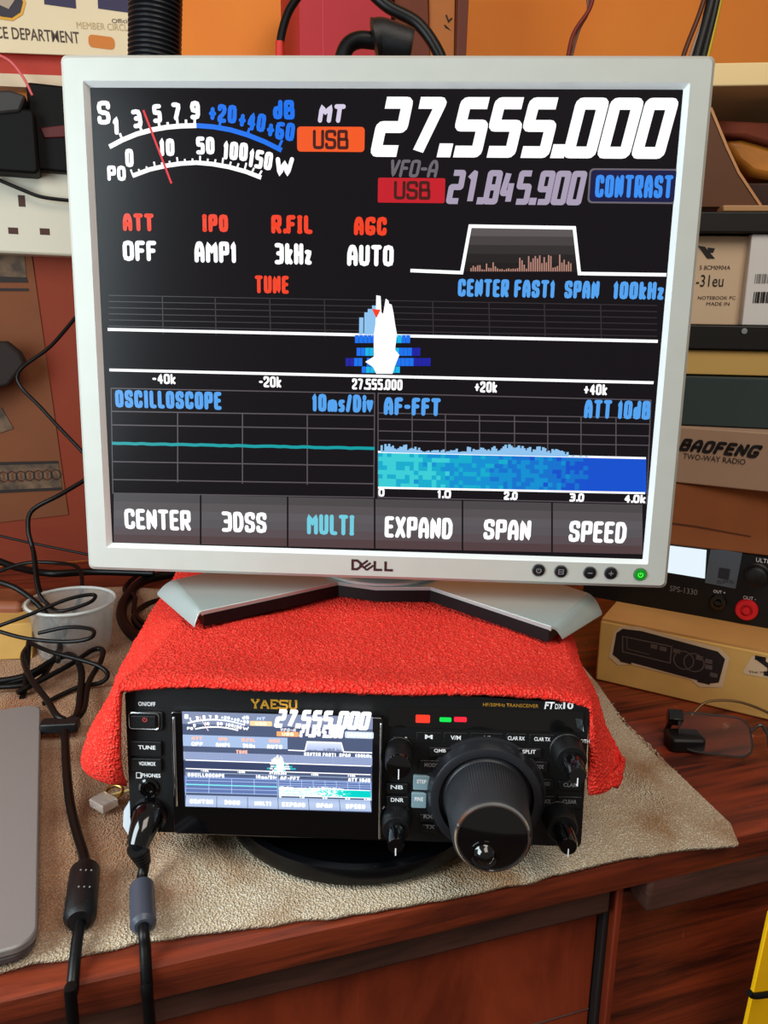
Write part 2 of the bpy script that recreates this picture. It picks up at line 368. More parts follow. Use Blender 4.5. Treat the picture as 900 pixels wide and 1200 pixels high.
# ------------------------------------------------------------------ display content (shared by monitor and radio)
MON = Fr((-.0070, .5284, .3193), -2.70, -2.0, -.05)
def content(mb, u, k, C, dz, bold=.03, small=False):
    """u(px,py)->local (x,z); k = thickness scale per photo pixel; C palette; dz base depth"""
    l1, l2, l3, l4 = dz + k * .25, dz + k * .5, dz + k * .75, dz + k * 1.0
    def T(t, x0, x1, y0, y1, c, b=None, shear=0, rot=0, layer=l3):
        xm, ym = (x0 + x1) / 2, (y0 + y1) / 2; a = u(x0, ym); b_ = u(x1, ym); p = u(xm, y0); q = u(xm, y1); m_ = u(xm, ym)
        hh = abs(p[1] - q[1]); stext(mb, t, m_[0], m_[1], abs(b_[0] - a[0]), hh, layer, C[c], (k * (5.2 if hh > k * 19 else (4.2 if hh > k * 15 else 2.7)) if b is None else k * 3.6) * (1.6 if small else 1), shear, rot, not small)
    def Ln(P, w, c, layer=l2): mb.line([u(*p) for p in P], w * k, layer, C[c])
    def Q(x0, y0, x1, y1, c, layer=l1, y0b=None, y1b=None):
        if x1 - x0 > 20:
            e = (x1 - x0) * .022; mb.poly([u(x0, y0), u(x1, y0 + e), u(x1, y1 + e), u(x0, y1)], layer, C[c]); return
        a = u(x0, y0); b_ = u(x1, y1 if y1b is None else y1b); mb.poly([(a[0], a[1]), (b_[0], a[1]), (b_[0], b_[1]), (a[0], b_[1])], layer, C[c])
    def RQ(x0, y0, x1, y1, c, r=4, layer=l1):
        a = u(x0, y0); b_ = u(x1, y1); mb.poly(rrect(a[0], b_[0], b_[1], a[1], r * k, 3), layer, C[c])
    # S meter
    T('S', 113, 130, 118, 146, 'white'); T('1', 131, 141, 137, 158, 'white'); T('3', 154, 167, 128, 150, 'white', rot=.15)
    T('5', 178, 190, 122, 144, 'white', rot=.05); T('7', 200, 213, 120, 141, 'white'); T('9', 222, 235, 118, 140, 'white')
    T('+20', 244, 278, 122, 144, 'blue', rot=-.06); T('+40', 279, 312, 131, 153, 'blue', rot=-.15); T('dB', 319, 346, 117, 140, 'blue'); T('+60', 312, 346, 142, 164, 'blue', rot=-.12)
    A = [(128, 172), (143, 164), (160, 157), (178, 152), (195, 149), (212, 147.5), (230, 147)]
    B = [(230, 147), (250, 148.5), (270, 152), (290, 158), (310, 166), (330, 176)]
    Ln(A, 5.5, 'white'); Ln(B, 5.5, 'blue')
    for (x, y, l, c) in ((143, 163, 7, 'white'), (166, 154, 6, 'white'), (187, 150, 8, 'white'), (197, 148, 5, 'white'), (208, 147, 8, 'white'), (218, 146, 6, 'white'), (228, 146, 9, 'white'), (257, 149, 7, 'blue'), (290, 157, 7, 'blue'), (327, 172, 8, 'blue')):
        dx = (x - 225) * .035; Ln([(x, y), (x + dx, y - l)], 3, c)
    T('0', 146, 157, 174, 196, 'white'); T('10', 186, 205, 162, 183, 'white'); T('50', 229, 252, 160, 181, 'white'); T('100', 261, 291, 166, 188, 'white', rot=-.08)
    T('150', 291, 320, 176, 198, 'white', rot=-.16); T('W', 321, 344, 184, 207, 'white', shear=.1); T('PO', 125, 148, 194, 212, 'white')
    Ln([(155, 206), (175, 198.5), (195, 194), (212, 191.5), (230, 190.5), (248, 192), (268, 195.5), (288, 201), (306, 208)], 5, 'white')
    for i in range(18):
        x = 156 + i * 8.7; t = (x - 232) / 76; y = 190.5 + 16 * t * t; Ln([(x, y), (x + t * 3, y - (8 if i % 3 == 0 else 5))], 2.2, 'white')
    Ln([(168, 129), (201, 215)], 2.6, 'needle', l4)
    T('MT', 372, 404, 122, 144, 'lilac', shear=.15); RQ(348, 148, 427, 178, 'orange'); T('USB', 366, 409, 152, 175, 'brown', b=.01)
    if True:
        a = u(433, 181); b_ = u(798, 119.5)
        digits(mb, '27.555.000', a[0], a[1] - k * 2.5, b_[0] - a[0], k * 66, l3, C['white'], k * (13 if not small else 15), .2, rad=.10)
        a = u(522, 239); b_ = u(690, 198)
        digits(mb, '21.845.900', a[0], a[1], b_[0] - a[0], k * 38.5, l3, C['grey'], k * (6.8 if not small else 10), .16, rad=.14)
    T('VFO-A', 455, 513, 187, 208, 'dim', shear=.2, b=.01); RQ(443, 208, 521, 238, 'red', 2); T('USB', 461, 505, 212, 234, 'brown', b=.005)
    RQ(691, 197, 793, 239, 'dim', 5, l1); RQ(693, 199, 791, 237, 'navy', 4, l2); T('CONTRAST', 697, 789, 205, 232, 'blue2')
    for t, x0, x1, y0, y1 in (('ATT', 143, 181, 250, 271), ('IPO', 236, 268, 251, 272), ('R.FIL', 317, 367, 252, 274), ('AGC', 414, 454, 254, 276), ('TUNE', 298, 339, 323, 344)):
        T(t, x0, x1, y0, y1, 'redtxt')
    for t, x0, x1, y0, y1 in (('OFF', 143, 184, 282, 306), ('AMP1', 227, 278, 283, 308), ('3kHz', 321, 366, 285, 310), ('AUTO', 406, 462, 287, 312)):
        T(t, x0, x1, y0, y1, 'white')
    # filter shape
    n = 10
    for i in range(n):
        t0, t1 = i / n, (i + 1) / n
        p = [u(550 - 9 * t0 + 1, 266 + 52 * t0), u(673 + 5 * t0, 267 + 52 * t0), u(673 + 5 * t1, 267 + 52 * t1), u(550 - 9 * t1 + 1, 266 + 52 * t1)]
        mb.poly(p, l1, C['g%d' % min(4, i // 2)])
    rs = random.Random(3)
    for i in range(46):
        x = 552 + i * 2.6; hh = rs.uniform(1, 12) * (1 if i < 12 or i > 20 else .3) * (1.6 if i > 20 else .8); Ln([(x, 318), (x, 317 - hh)], 1.6, 'peach', l2)
    Ln([(481, 317), (541, 319.5), (551, 265), (673, 267), (679, 320.5), (781, 322)], 4, 'white', l3)
    for t, x0, x1, y0, y1 in (('CENTER', 536, 597, 327, 348), ('FAST1', 602, 651, 328, 349), ('SPAN', 661, 703, 329, 350), ('100kHz', 718, 779, 330, 351)):
        T(t, x0, x1, y0, y1, 'sky')
    # spectrum
    for i in range(6): Ln([(127, 346 + i * 7.2), (770, 358 + i * 7.2)], 1.1, 'faint', l1)
    for x in (190, 252, 316, 380, 507, 573, 638, 704): Ln([(x, 347 + (x - 127) * .018), (x + 1, 390 + (x - 127) * .018)], 1.3, 'faint', l1)
    Ln([(126, 386), (771, 400)], 3.6, 'white', l2); Ln([(128, 433.5), (766, 448.5)], 3.4, 'white', l2)
    for row, (yy, xl, xr) in enumerate(((397, 416, 479), (412, 413, 492), (424, 405, 504), (434, 424, 466))):
        x = xl
        while x < xr:
            dd = min(abs(x - 447) / 45, 1); c = 'cyan' if dd < .45 and rs.random() < .8 else ('blue' if dd < .75 else 'deep')
            if rs.random() < .9: Q(x, yy - 4.5, x + 4.5, yy + 5 if row < 3 else yy + 3, c, l3)
            x += 5
    for x, h0 in ((421, 372), (427, 366), (431, 362), (436, 358)): Q(x, h0, x + 4.6, 392, 'skyb', l3)
    sp = [(438, 392), (440, 380), (441, 346), (446, 347), (447, 366), (449, 368), (452, 350), (455, 352), (456, 356), (459, 357), (461, 366), (463, 380), (465, 391), (463, 410), (468, 416), (463, 428), (460, 438), (441, 438), (437, 430), (428, 424), (438, 418)]
    mb.poly([u(*p) for p in sp], l4, C['white'])
    mb.poly([u(436, 362), u(446, 363), u(441, 373)], l4 + k * .2, C['redtxt'])
    for t, x0, x1, y0, y1 in (('-40k', 178, 206, 438, 450), ('-20k', 303, 330, 441, 454), ('27.555.000', 412, 472, 444, 457), ('+20k', 556, 583, 447, 460), ('+40k', 684, 712, 450, 463)):
        T(t, x0, x1, y0, y1, 'white')
    # lower panels
    Ln([(130, 455), (439, 461), (438, 583), (132, 578), (130, 455)], 1.3, 'mid', l1); Ln([(443, 461), (763, 469), (758, 590), (443, 583), (443, 461)], 1.3, 'mid', l1)
    T('OSCILLOSCOPE', 134, 260, 458, 479, 'sky'); T('10ms/Div', 365, 438, 462, 483, 'sky'); T('AF-FFT', 449, 517, 466, 487, 'sky'); T('ATT 10dB', 684, 763, 469, 491, 'sky')
    for y in (482, 498, 541, 562): Ln([(131, y), (438, y + 5)], 1.5, 'mid', l1)
    for x in (208, 284, 360): Ln([(x, 482 + (x - 131) * .018), (x, 564 + (x - 131) * .018)], 1.5, 'mid', l1)
    Ln([(131 + i * 7, 519.5 + i * .14 + rs.uniform(-.5, .5)) for i in range(45)], 4, 'teal', l2)
    for y in (484, 491, 505, 516): Ln([(444, y), (762, y + 6)], 1.2, 'mid', l1)
    for x in (483, 522, 562, 603, 642, 681, 722): Ln([(x, 484 + (x - 444) * .018), (x, 530 + (x - 444) * .018)], 1.3, 'mid', l1)
    x = 446
    while x < 690:
        e = max(0, 1 - abs(x - 600) / 95); hh = (3 + 9 * e) * rs.uniform(.4, 1.3) * (1.2 if x < 480 else 1) * (.35 if x > 665 else 1) + (6 * rs.random() if x < 490 else 0)
        yb = 530 + (x - 443) * .024; Q(x, yb - hh, x + 2.4, yb, 'skyb', l3); x += 2.2
    # waterfall
    nx, ny = 60, 8
    for i in range(nx):
        for j in range(ny):
            x0 = 443 + 314 * i / nx; x1 = 443 + 314 * (i + 1) / nx; o0 = (x0 - 443) * .024; y0 = 530 + 41 * j / ny + o0; y1 = 530 + 41 * (j + 1) / ny + o0
            t = i / nx + rs.uniform(-.17, .17) - .08 * (j % 3 == 1) * (i < 45)
            c = 'w0' if t < .1 else ('w1' if t < .28 else ('w2' if t < .5 else ('w3' if t < .7 else 'w4')))
            if i > 46: c = 'w4'
            Q(x0, y0, x1 + .3, y1 + .3, c, l1)
    Ln([(443, 529.5), (757, 537)], 2.6, 'white', l2); Ln([(443, 571.5), (756, 578)], 2.6, 'white', l2)
    for t, x0, x1, y in (('0', 443, 451, 577), ('1.0', 512, 529, 579), ('2.0', 590, 607, 581), ('3.0', 667, 685, 583), ('4.0k', 731, 757, 584.5)):
        T(t, x0, x1, y - 5, y + 5, 'white')
    # soft keys
    Ks = [(133, 234), (236, 336), (338, 438), (440, 541), (543, 646), (648, 753)]
    for (x0, x1) in Ks:
        o0 = (x0 - 133) * .022
        for i in range(6):
            t0, t1 = i / 6, (i + 1) / 6; Q(x0, 578 + o0 + 58 * t0, x1, 578 + o0 + 58 * t1, 'k%d' % i, l1)
    for t, x0, x1, y0, y1, c in (('CENTER', 145, 224, 597, 621, 'white'), ('3DSS', 259, 313, 600, 624, 'white'), ('MULTI', 359, 416, 603, 627, 'sky2'), ('EXPAND', 450, 531, 606, 631, 'white'), ('SPAN', 566, 623, 609, 633, 'white'), ('SPEED', 666, 735, 611, 636, 'white')):
        T(t, x0, x1, y0, y1, c)

PAL = dict(white=(255, 255, 255), blue=(20, 120, 250), needle=(235, 40, 50), lilac=(225, 215, 240), orange=(255, 92, 28), brown=(70, 18, 12), grey=(176, 164, 188),
           dim=(110, 104, 112), red=(205, 22, 38), navy=(12, 18, 70), blue2=(60, 150, 255), redtxt=(255, 66, 30), g0=(95, 88, 88), g1=(72, 66, 66), g2=(50, 46, 46), g3=(36, 30, 30), g4=(28, 22, 22),
           peach=(190, 140, 125), sky=(88, 170, 250), faint=(52, 46, 48), cyan=(20, 190, 245), deep=(25, 30, 170), skyb=(150, 205, 250), mid=(92, 84, 90), teal=(0, 165, 170),
           w0=(60, 215, 225), w1=(15, 180, 215), w2=(10, 150, 220), w3=(15, 120, 215), w4=(18, 85, 215), k0=(78, 74, 76), k1=(90, 84, 86), k2=(96, 92, 95), k3=(92, 88, 92), k4=(92, 80, 84), k5=(86, 66, 68), sky2=(120, 215, 235))
C1 = {k_: emi('display_' + k_, c, 1.15 if k_ == 'white' else .9) for k_, c in PAL.items()}
PAL2 = dict(PAL); PAL2.update({k_: (190, 215, 250) for k_ in ('mid', 'dim', 'grey', 'lilac')})
PAL2.update(blue=(235, 245, 255), needle=(255, 225, 225), orange=(255, 215, 160), brown=(255, 240, 210), grey=(250, 250, 255), red=(255, 170, 110), navy=(200, 220, 250), blue2=(250, 250, 255),
            redtxt=(255, 190, 170), g0=(215, 225, 245), g1=(205, 215, 240), g2=(195, 205, 235), g3=(185, 200, 230), g4=(180, 190, 225), peach=(90, 95, 120), sky=(245, 250, 255), faint=(125, 140, 180),
            cyan=(120, 240, 235), deep=(40, 180, 190), skyb=(250, 255, 255), teal=(130, 235, 235), w0=(250, 255, 255), w1=(190, 250, 240), w2=(240, 255, 255), w3=(60, 220, 205), w4=(0, 200, 190),
            k0=(165, 182, 215), k1=(172, 190, 222), k2=(178, 195, 225), k3=(178, 195, 225), k4=(172, 190, 222), k5=(165, 182, 215), sky2=(245, 255, 255), dim=(215, 215, 225))
C2 = {k_: emi('small_display_' + k_, c, 1.3 if min(c) > 230 else 1.2) for k_, c in PAL2.items()}

# ================================================================== SETTING
WYAW = 18.3
WALL = Fr((0, 1.18, 0), WYAW)
mb = MB(); mb.box(-2.2, 2.2, 0, .1, -.75, 1.9, orange); o = mb.build('wall_back', smooth=False, fr=WALL); setp(o, kind='structure')
floorm = wood('floor_boards', (70, 45, 30), (105, 70, 45), .5, (2, 20, 20))
mb = MB(); mb.box(-2.2, 2.2, -2.6, 0, -.78, -.75, floorm); o = mb.build('floor', smooth=False, fr=WALL); setp(o, kind='structure')

wall_shade = mat('lower_wall_shade', (128, 44, 16), .75, var=.06, vscale=3)
mb = MB(); mb.box(-1.4, .05, -.002, .0, 0.0, .425, wall_shade); o = mb.build('shade_panel_1', smooth=False, fr=WALL); setp(o, kind='structure')  # shade on the lower left wall, painted as a thin red-brown panel

# ------------------------------------------------------------------ desk
DESK = Fr((0, .3725, 0), WYAW)
dk = thing('desk', 'dark reddish mahogany desk with drawer fronts carrying the radio and the towels', 'desk', DESK)
mb = MB(); mb.prism([(-.002, -.022), (-.004, -.012), (-.003, -.002), (.002, 0), (.76, 0), (.76, -.022)], -1.15, .95, dark_wood, 'x'); mb.build('desk_top', dk)
jx, jz = DESK.p(722, 1050, .012)
mb = MB(); mb.box(-1.1, jx - .004, .012, .03, -.052, -.022, dark_wood2); mb.build('moulding', dk, bevel=.002)
mb = MB(); mb.box(jx + .014, .9, -.002, .02, -.046, -.016, dark_wood2); mb.build('moulding', dk, bevel=.003)
mb = MB(); mb.box(-1.1, .9, .05, .74, -.70, -.022, dark_wood2); mb.build('carcass', dk, smooth=False)
mb = MB(); mb.box(-1.08, jx - .004, .024, .05, -.30, -.054, drawer_wood); mb.box(-1.08, jx - .004, .023, .0245, -.1405, -.139, dark_wood2); o = mb.build('drawer', dk, bevel=.001)
mb = MB(); mb.box(jx - .003, jx + .001, .018, .05, -.70, -.03, mat('dark_gap', (18, 8, 6), .7)); mb.box(jx + .001, jx + .006, .012, .05, -.70, -.03, drawer_wood); mb.build('upright', dk, bevel=.001)
mb = MB(); mb.box(jx + .007, .88, .022, .05, -.30, -.048, dark_wood); mb.build('door_panel', dk, bevel=.002)

# ------------------------------------------------------------------ beige cloth
front = [(-.62, .185), (-.40, .235), (-.25, .30), (-.189, .324), (-.15, .336), (-.11, .348), (-.065, .357), (-.001, .370), (.08, .393), (.147, .417), (.194, .429), (.228, .433)]
back = [(-.66, .86), (-.45, .88), (-.30, .90), (-.22, .91), (-.15, .92), (-.08, .93), (-.02, .935), (.04, .93), (.10, .90), (.145, .86), (.17, .80), (.195, .72)]
def lerp_list(Lst, t):
    t *= len(Lst) - 1; i = min(int(t), len(Lst) - 2); f = t - i
    return Vector(Lst[i]).lerp(Vector(Lst[i + 1]), f)
NU, NV = 420, 260
vs = []; fs = []
for j in range(NV + 1):
    v = j / NV
    for i in range(NU + 1):
        uu = i / NU; a = lerp_list(front, uu); b = lerp_list(back, uu); p = a.lerp(b, v)
        if v < .02: p.y += .0018 * noise.noise(Vector((p.x * 60, 0, 5)))
        rb = lerp_list([(.232, .434), (.236, .455), (.224, .51), (.206, .586), (.203, .666), (.195, .72)], v) if uu > .9 else None
        if rb is not None: t = (uu - .9) / .1; p = p.lerp(Vector((rb.x, rb.y)), t * t)
        z = .0042 + .0045 * (.5 + noise.noise(Vector((p.x * 9, p.y * 14, 1)))) + .0016 * noise.noise(Vector((p.x * 38, p.y * 30, 3)))
        # fold beside the turntable and behind it
        z += .007 * math.exp(-((p.x + .115) / .022) ** 2 - ((p.y - .395) / .045) ** 2)
        z += .006 * math.exp(-((p.x - .19 + (p.y - .5) * .3) / .012) ** 2) * min(1, max(0, (p.y - .43) / .06))
        z += .006 * math.exp(-((p.y - .66 - p.x * .2) / .018) ** 2) + .005 * math.exp(-((p.y - .80 + p.x * .3) / .016) ** 2)
        fl = min(1, max(0, (math.hypot(p.x + .014, p.y - .471) - .088) / .015)); z = .0042 + (z - .0042) * fl
        edge = min(v * 12, (1 - uu) * 14, 1); z = .0036 + (z - .0036) * edge
        z += .0004 * noise.noise(Vector((p.x * 700, p.y * 700, 2)))
        vs.append((p.x, p.y, z))
for j in range(NV):
    for i in range(NU):
        a = j * (NU + 1) + i; fs.append((a, a + 1, a + NU + 2, a + NU + 1))
mb = MB(); mb.add(vs, fs, beige); o = mb.build('desk_towel', solid=.0028)
setp(o, 'beige terry towel spread over the dark wooden desk under the radio', 'towel')

# ------------------------------------------------------------------ turntable under the radio
RAD = Fr((-.0142, .3945, .0727), -2.0, -3.5, -.4)
tt = thing('turntable', 'round glossy black turntable plate under the radio', 'turntable', loc=(-.014, .471, .0105))
mb = MB(); mb.lathe([(.070, -.0055), (.084, -.005), (.0885, -.002), (.0895, .003), (.0885, .0085), (.085, .010), (.083, .0085), (.0, .0085)], (0, 0, 0), 'z', 96, mat('turntable_gloss', (5, 6, 9), .22, spec=.4)); mb.build('plate', tt)
mb = MB(); mb.lathe([(.066, -.0065), (.066, -.005)], (0, 0, 0), 'z', 48, rubber); mb.build('base_ring', tt)

# ------------------------------------------------------------------ radio transceiver
HW, HH, DEP = .131, .0405, .232
rd = thing('radio_transceiver', 'black shortwave radio transceiver with lit colour display and large tuning dial', 'radio', RAD)
mb = MB(); mb.rbox(-HW + .003, HW - .003, .010, DEP, -HH + .002, HH - .002, .004, satin); mb.build('case', rd)
mb = MB()
mb.prism([(-HW + .001, -HH), (HW - .001, -HH), (HW, -HH + .003), (HW, .0435), (HW - .006, .0465), (.06, .0490), (-.06, .0500), (-HW + .006, .0475), (-HW, .0445), (-HW, -HH + .003)], .0, .012, satin, 'y')
fpm = mb
for sx in (-1, 1):
    for yy in (.075, .20):
        q = RAD.w(sx * .052, yy, -HH + .002); hgt = q.z - .0195
        mb = MB(); mb.lathe([(.0085, 0), (.0095, -hgt * .5), (.0085, -hgt)], (sx * .052, yy, -HH + .002), 'z', 24, rubber); mb.build('foot', rd)
# display
def R(px, py, d=0.0): return RAD.p(px, py, -d)
sx0, sz1 = R(213.5, 833.5, .004); sx1, sz0 = R(435.5, 952, .004)
bx0, bz1 = R(199, 831.5, .004); bx1, bz0 = R(447, 986, .004)
mb = MB(); mb.rbox(bx0, bx1, -.004, .002, bz0, min(bz1, HH - .004), .002, gloss); mb.build('display_bezel', rd, bevel=.0008)
MB().box(bx0 + .0015, bx0 + .003, -.0052, -.003, bz0 + .018, bz1 - .004, chrome).build('bezel_glint', rd, bevel=.0004)  # chrome strip stands in for the bright reflection along the bezel edge
MB().box(bx1 - .0018, bx1 - .0006, -.0052, -.003, bz0 + .002, bz1 - .004, chrome).build('bezel_glint', rd, bevel=.0004)
W_, H_ = .376, .301
def uvmap(px, py):
    x, z = MON.p(px, py); return sx0 + (x / W_ + .5) * (sx1 - sx0), sz0 + (z / H_ + .5) * (sz1 - sz0)
mb = MB(); D0 = .0042
mb.poly([(sx0, sz0), (sx1, sz0), (sx1, sz1), (sx0, sz1)], D0, emi('small_display_back', (84, 96, 128)))
hb = D0 + .00005
def band(y0, y1, c, x0=106, x1=803):
    a = uvmap(450, y0)[1]; b = uvmap(450, y1)[1]; xa = uvmap(x0, (y0 + y1) / 2)[0]; xb = uvmap(x1, (y0 + y1) / 2)[0]
    mb.poly([(max(xa, sx0), b), (min(xb, sx1), b), (min(xb, sx1), a), (max(xa, sx0), a)], hb, emi('small_display_%d_%d' % (y0, y1), c))
band(103, 180, (140, 152, 185)); band(245, 312, (178, 202, 240), 106, 480); band(345, 392, (160, 175, 214)); band(398, 440, (60, 72, 108)); band(480, 572, (104, 126, 184))
for x_ in (190, 252, 316, 380, 507, 573, 638, 704):
    a = uvmap(x_, 350); b = uvmap(x_, 390); mb.line([a, b], .0004, hb + .00003, emi('small_display_grid', (205, 215, 240)))
content(mb, uvmap, (sx1 - sx0) / 640, C2, D0 + .0001, small=True)
o = mb.build('display', rd, smooth=False)
# text on the radio
def rtext(parent, t, x0, x1, y0, y1, M, b=.02, shear=0, d=.0002):
    xm, ym = (x0 + x1) / 2, (y0 + y1) / 2
    a = R(x0, ym, d); c = R(x1, ym, d); p = R(xm, y0, d); q = R(xm, y1, d); mm = R(xm, ym, d); parent.text(t, mm[0], mm[1], c[0] - a[0], p[1] - q[1], d, M, b, shear)
mb = MB()
# serif maker's name, drawn as strokes
def serif(mb, word, x0, z0, w, h, d, M, sw, gap=.22):
    G = {'Y': [[(0, 1), (.5, .5)], [(1, 1), (.5, .5)], [(.5, .5), (.5, 0)], [(-.1, 1), (.3, 1)], [(.7, 1), (1.1, 1)], [(.3, 0), (.7, 0)]],
         'A': [[(0, 0), (.5, 1)], [(.5, 1), (1, 0)], [(.25, .35), (.75, .35)], [(-.12, 0), (.22, 0)], [(.78, 0), (1.12, 0)]],
         'E': [[(.15, 0), (.15, 1)], [(0, 1), (1, 1)], [(0, 0), (1, 0)], [(.15, .5), (.75, .5)], [(1, 1), (1, .78)], [(1, 0), (1, .22)]],
         'S': [[(1, .8), (1, 1), (.1, 1), (0, .75), (.1, .55), (.9, .45), (1, .25), (.9, 0), (0, 0), (0, .2)]],
         'U': [[(.1, 1), (.1, .2), (.3, 0), (.75, 0), (.95, .2), (.95, 1)], [(-.05, 1), (.3, 1)], [(.75, 1), (1.1, 1)]],
         'D': [[(.15, 0), (.15, 1)], [(0, 1), (.8, 1), (1, .8), (1, .2), (.8, 0), (0, 0)]],
         'L': [[(.15, 1), (.15, 0)], [(0, 0), (1, 0), (1, .25)], [(-.05, 1), (.4, 1)]]}
    adv = w / len(word)
    for i, ch in enumerate(word):
        gw = adv * (1 - gap)
        for pl in G[ch]:
            mb.line([(x0 + i * adv + a * gw, z0 + b * h) for a, b in pl], sw, d, M)
a = R(295, 829.5, .0003); b = R(350, 822, .0003)
serif(mb, 'YAESU', a[0], a[1] + .0002, b[0] - a[0], b[1] - a[1], .0003, gold, .0011)
mb.build('maker_badge', rd, smooth=False)
mb = fpm
rtext(mb, 'HF/50MHz TRANSCEIVER', 566, 631, 824.5, 828.5, gold, .0)
rtext(mb, 'FT', 638, 650, 822.5, 831, white, .03, .15); rtext(mb, 'DX', 650.5, 659, 825, 831, white, .02); rtext(mb, '10', 660, 672, 823, 831, white, .03)
for t, x0, x1, y0, y1 in (('ON/OFF', 162, 182, 822.5, 827.5), ('PHONES', 166, 188, 906.5, 911), ('MIC', 169, 183, 936.5, 941.5), ('FUNC', 462, 477, 863.5, 868.5), ('AF-O-RF/SQL', 448, 480, 945, 949.5),
                          ('SHIFT-O-WIDTH', 652, 691, 866, 870.5), ('CLAR RX', 595, 615, 863, 867.5), ('CLAR TX', 626, 645, 864, 868.5), ('M', 498, 507, 861, 866), ('V/M', 528, 540, 862, 867), ('A/B', 565, 576, 862.5, 867.5)):
    rtext(mb, t, x0, x1, y0, y1, white, .02)
a = R(160, 911.5, .0002); b = R(165, 905.5, .0002); mb.line([(a[0], a[1]), (b[0], a[1]), (b[0], b[1]), (a[0], b[1]), (a[0], a[1])], .0005, .0002, white)
for x, t in ((573, 'VOL-A'), (610, 'VOL-B')): rtext(mb, t, x - 6, x + 8, 840.5, 843.5, dimw, .0)
for x0, x1 in ((555, 566), (582, 590), (594, 603), (619, 626)): mb.line([R(x0, 842, .0002), R(x1, 842.3, .0002)], .0003, .0002, dimw)
mb.build('front_panel', rd, bevel=.0012)
def button(x0, x1, y0, y1, word=None, M=black, tm=white, h=.0018, tb=.02, light=None, ty=None, name='button'):
    a = R(x0, y1, 0); b = R(x1, y0, 0); mb = MB(); mb.rbox(a[0], b[0], -h, .002, a[1], b[1], min(.0008, (b[1] - a[1]) * .3), M); o = mb.build(name, rd, bevel=.0004)
    if word:
        mm = MB(); w = (x1 - x0) * .28; yc = ty or (y0 + y1) / 2; rtext(mm, word, (x0 + x1) / 2 - w, (x0 + x1) / 2 + w, yc - 2.3, yc + 2.3, tm, tb, 0, h + .0001); mm.build('button_lettering', o, smooth=False)
    return o
# power button in its raised ring
a = R(150, 854, 0); b = R(192, 833, 0); mb = MB(); mb.rbox(a[0], b[0], -.0016, .002, a[1], b[1], .002, satin); pr = mb.build('power_surround', rd, bevel=.0007)
a = R(153, 852, 0); b = R(187, 834.5, 0); P = rrect(a[0], b[0], a[1], b[1], .0018); P.append(P[0]); MB().tube([(p[0], -.002, p[1]) for p in P], .0004, chrome, 6, False).build('trim_ring', pr)
pb = button(155, 184, 837, 850, None, black, h=.003, name='power_button')
c_ = R(169.5, 843.5, .0032); m_ = MB(); m_.line([(c_[0] + .0012 * cos(t * pi / 6 + pi / 2 + .4), c_[1] + .0012 * sin(t * pi / 6 + pi / 2 + .4)) for t in range(0, 11)], .0004, .0031, mat('power_red', (190, 60, 60), .5)); m_.line([(c_[0], c_[1]), (c_[0], c_[1] + .0014)], .0004, .0031, MATS['power_red']); m_.build('power_mark', pb, smooth=False)
button(154, 190, 868, 884, 'TUNE'); button(155, 190, 888, 902, 'VOX/MOX')
# headphone jack
c_ = R(175, 923, 0); mb = MB(); mb.lathe([(.0062, -.001), (.0060, .001), (.0048, .0015), (.0046, .0006), (.0038, .0006), (.0036, .0024), (.0028, .0024), (.0022, .0004), (0, .0004)], (c_[0], 0, c_[1]), 'y', 32, gloss); mb.build('headphone_jack', rd)
# LED strip
a = R(455, 851, 0); b = R(684, 833.5, 0); mb = MB(); mb.rbox(a[0], b[0], -.0006, .001, a[1], b[1], .001, gloss); st = mb.build('indicator_strip', rd)
for (x0, x1, y0, y1, c, n_) in ((487, 504, 838, 846.5, (255, 60, 40), 'red_lamp'), (515, 529, 841, 845.5, (20, 220, 80), 'green_lamp'), (532, 547, 840.5, 845.5, (250, 40, 60), 'pink_lamp')):
    a = R(x0, y1, .0007); b = R(x1, y0, .0007); MB().rbox(a[0], b[0], -.0011, -.0005, a[1], b[1], .0007, emi(n_, c, 1.2)).build('indicator_lamp', st)
# small buttons row and around the dial
for (x0, x1, y0, y1, w_) in ((488, 518, 858.5, 871, None), (520, 549, 859, 871, None), (551, 590, 859.5, 871, None), (593, 618, 860, 872, None), (620, 650, 861, 873, None)):
    button(x0, x1, y0, y1, None, satin, h=.0001)
button(503, 528, 875, 885, 'QMB'); button(606, 634, 876, 886, 'SPLIT')
button(452, 478, 917, 928, 'NB'); button(452, 479, 932, 943, 'DNR')
lit = mat('lit_key', (120, 145, 155), .4)
button(484, 504, 908, 924, 'STEP', lit, tm=white); button(482, 500, 928, 945, 'FINE', lit, tm=white)
button(491, 520, 890, 903, 'MODE', satin, tm=dimw); button(492, 512, 953, 961, 'RX', satin, tm=dimw); button(494, 514, 965, 973, 'TX', satin, tm=dimw)
for (x0, x1, y0, y1, w_) in ((620, 642, 892, 905, 'MODE'), (629, 649, 912, 925, 'BAND'), (630, 650, 932, 946, 'LOCK'), (653, 682, 933, 946, 'CLEAR'), (654, 682, 915, 925, 'CLAR')):
    button(x0, x1, y0, y1, w_, satin, tm=dimw, h=.0012)
MB().add([(R(676, 852)[0], -.0006, R(676, 852)[1]), (R(684, 857)[0], -.0006, R(684, 857)[1]), (R(682, 842)[0], -.0006, R(682, 842)[1]), (R(674, 841)[0], -.0006, R(674, 841)[1])], [(0, 1, 2, 3)], mat('clear_sticker', (150, 165, 172), .3)).build('sticker', rd)
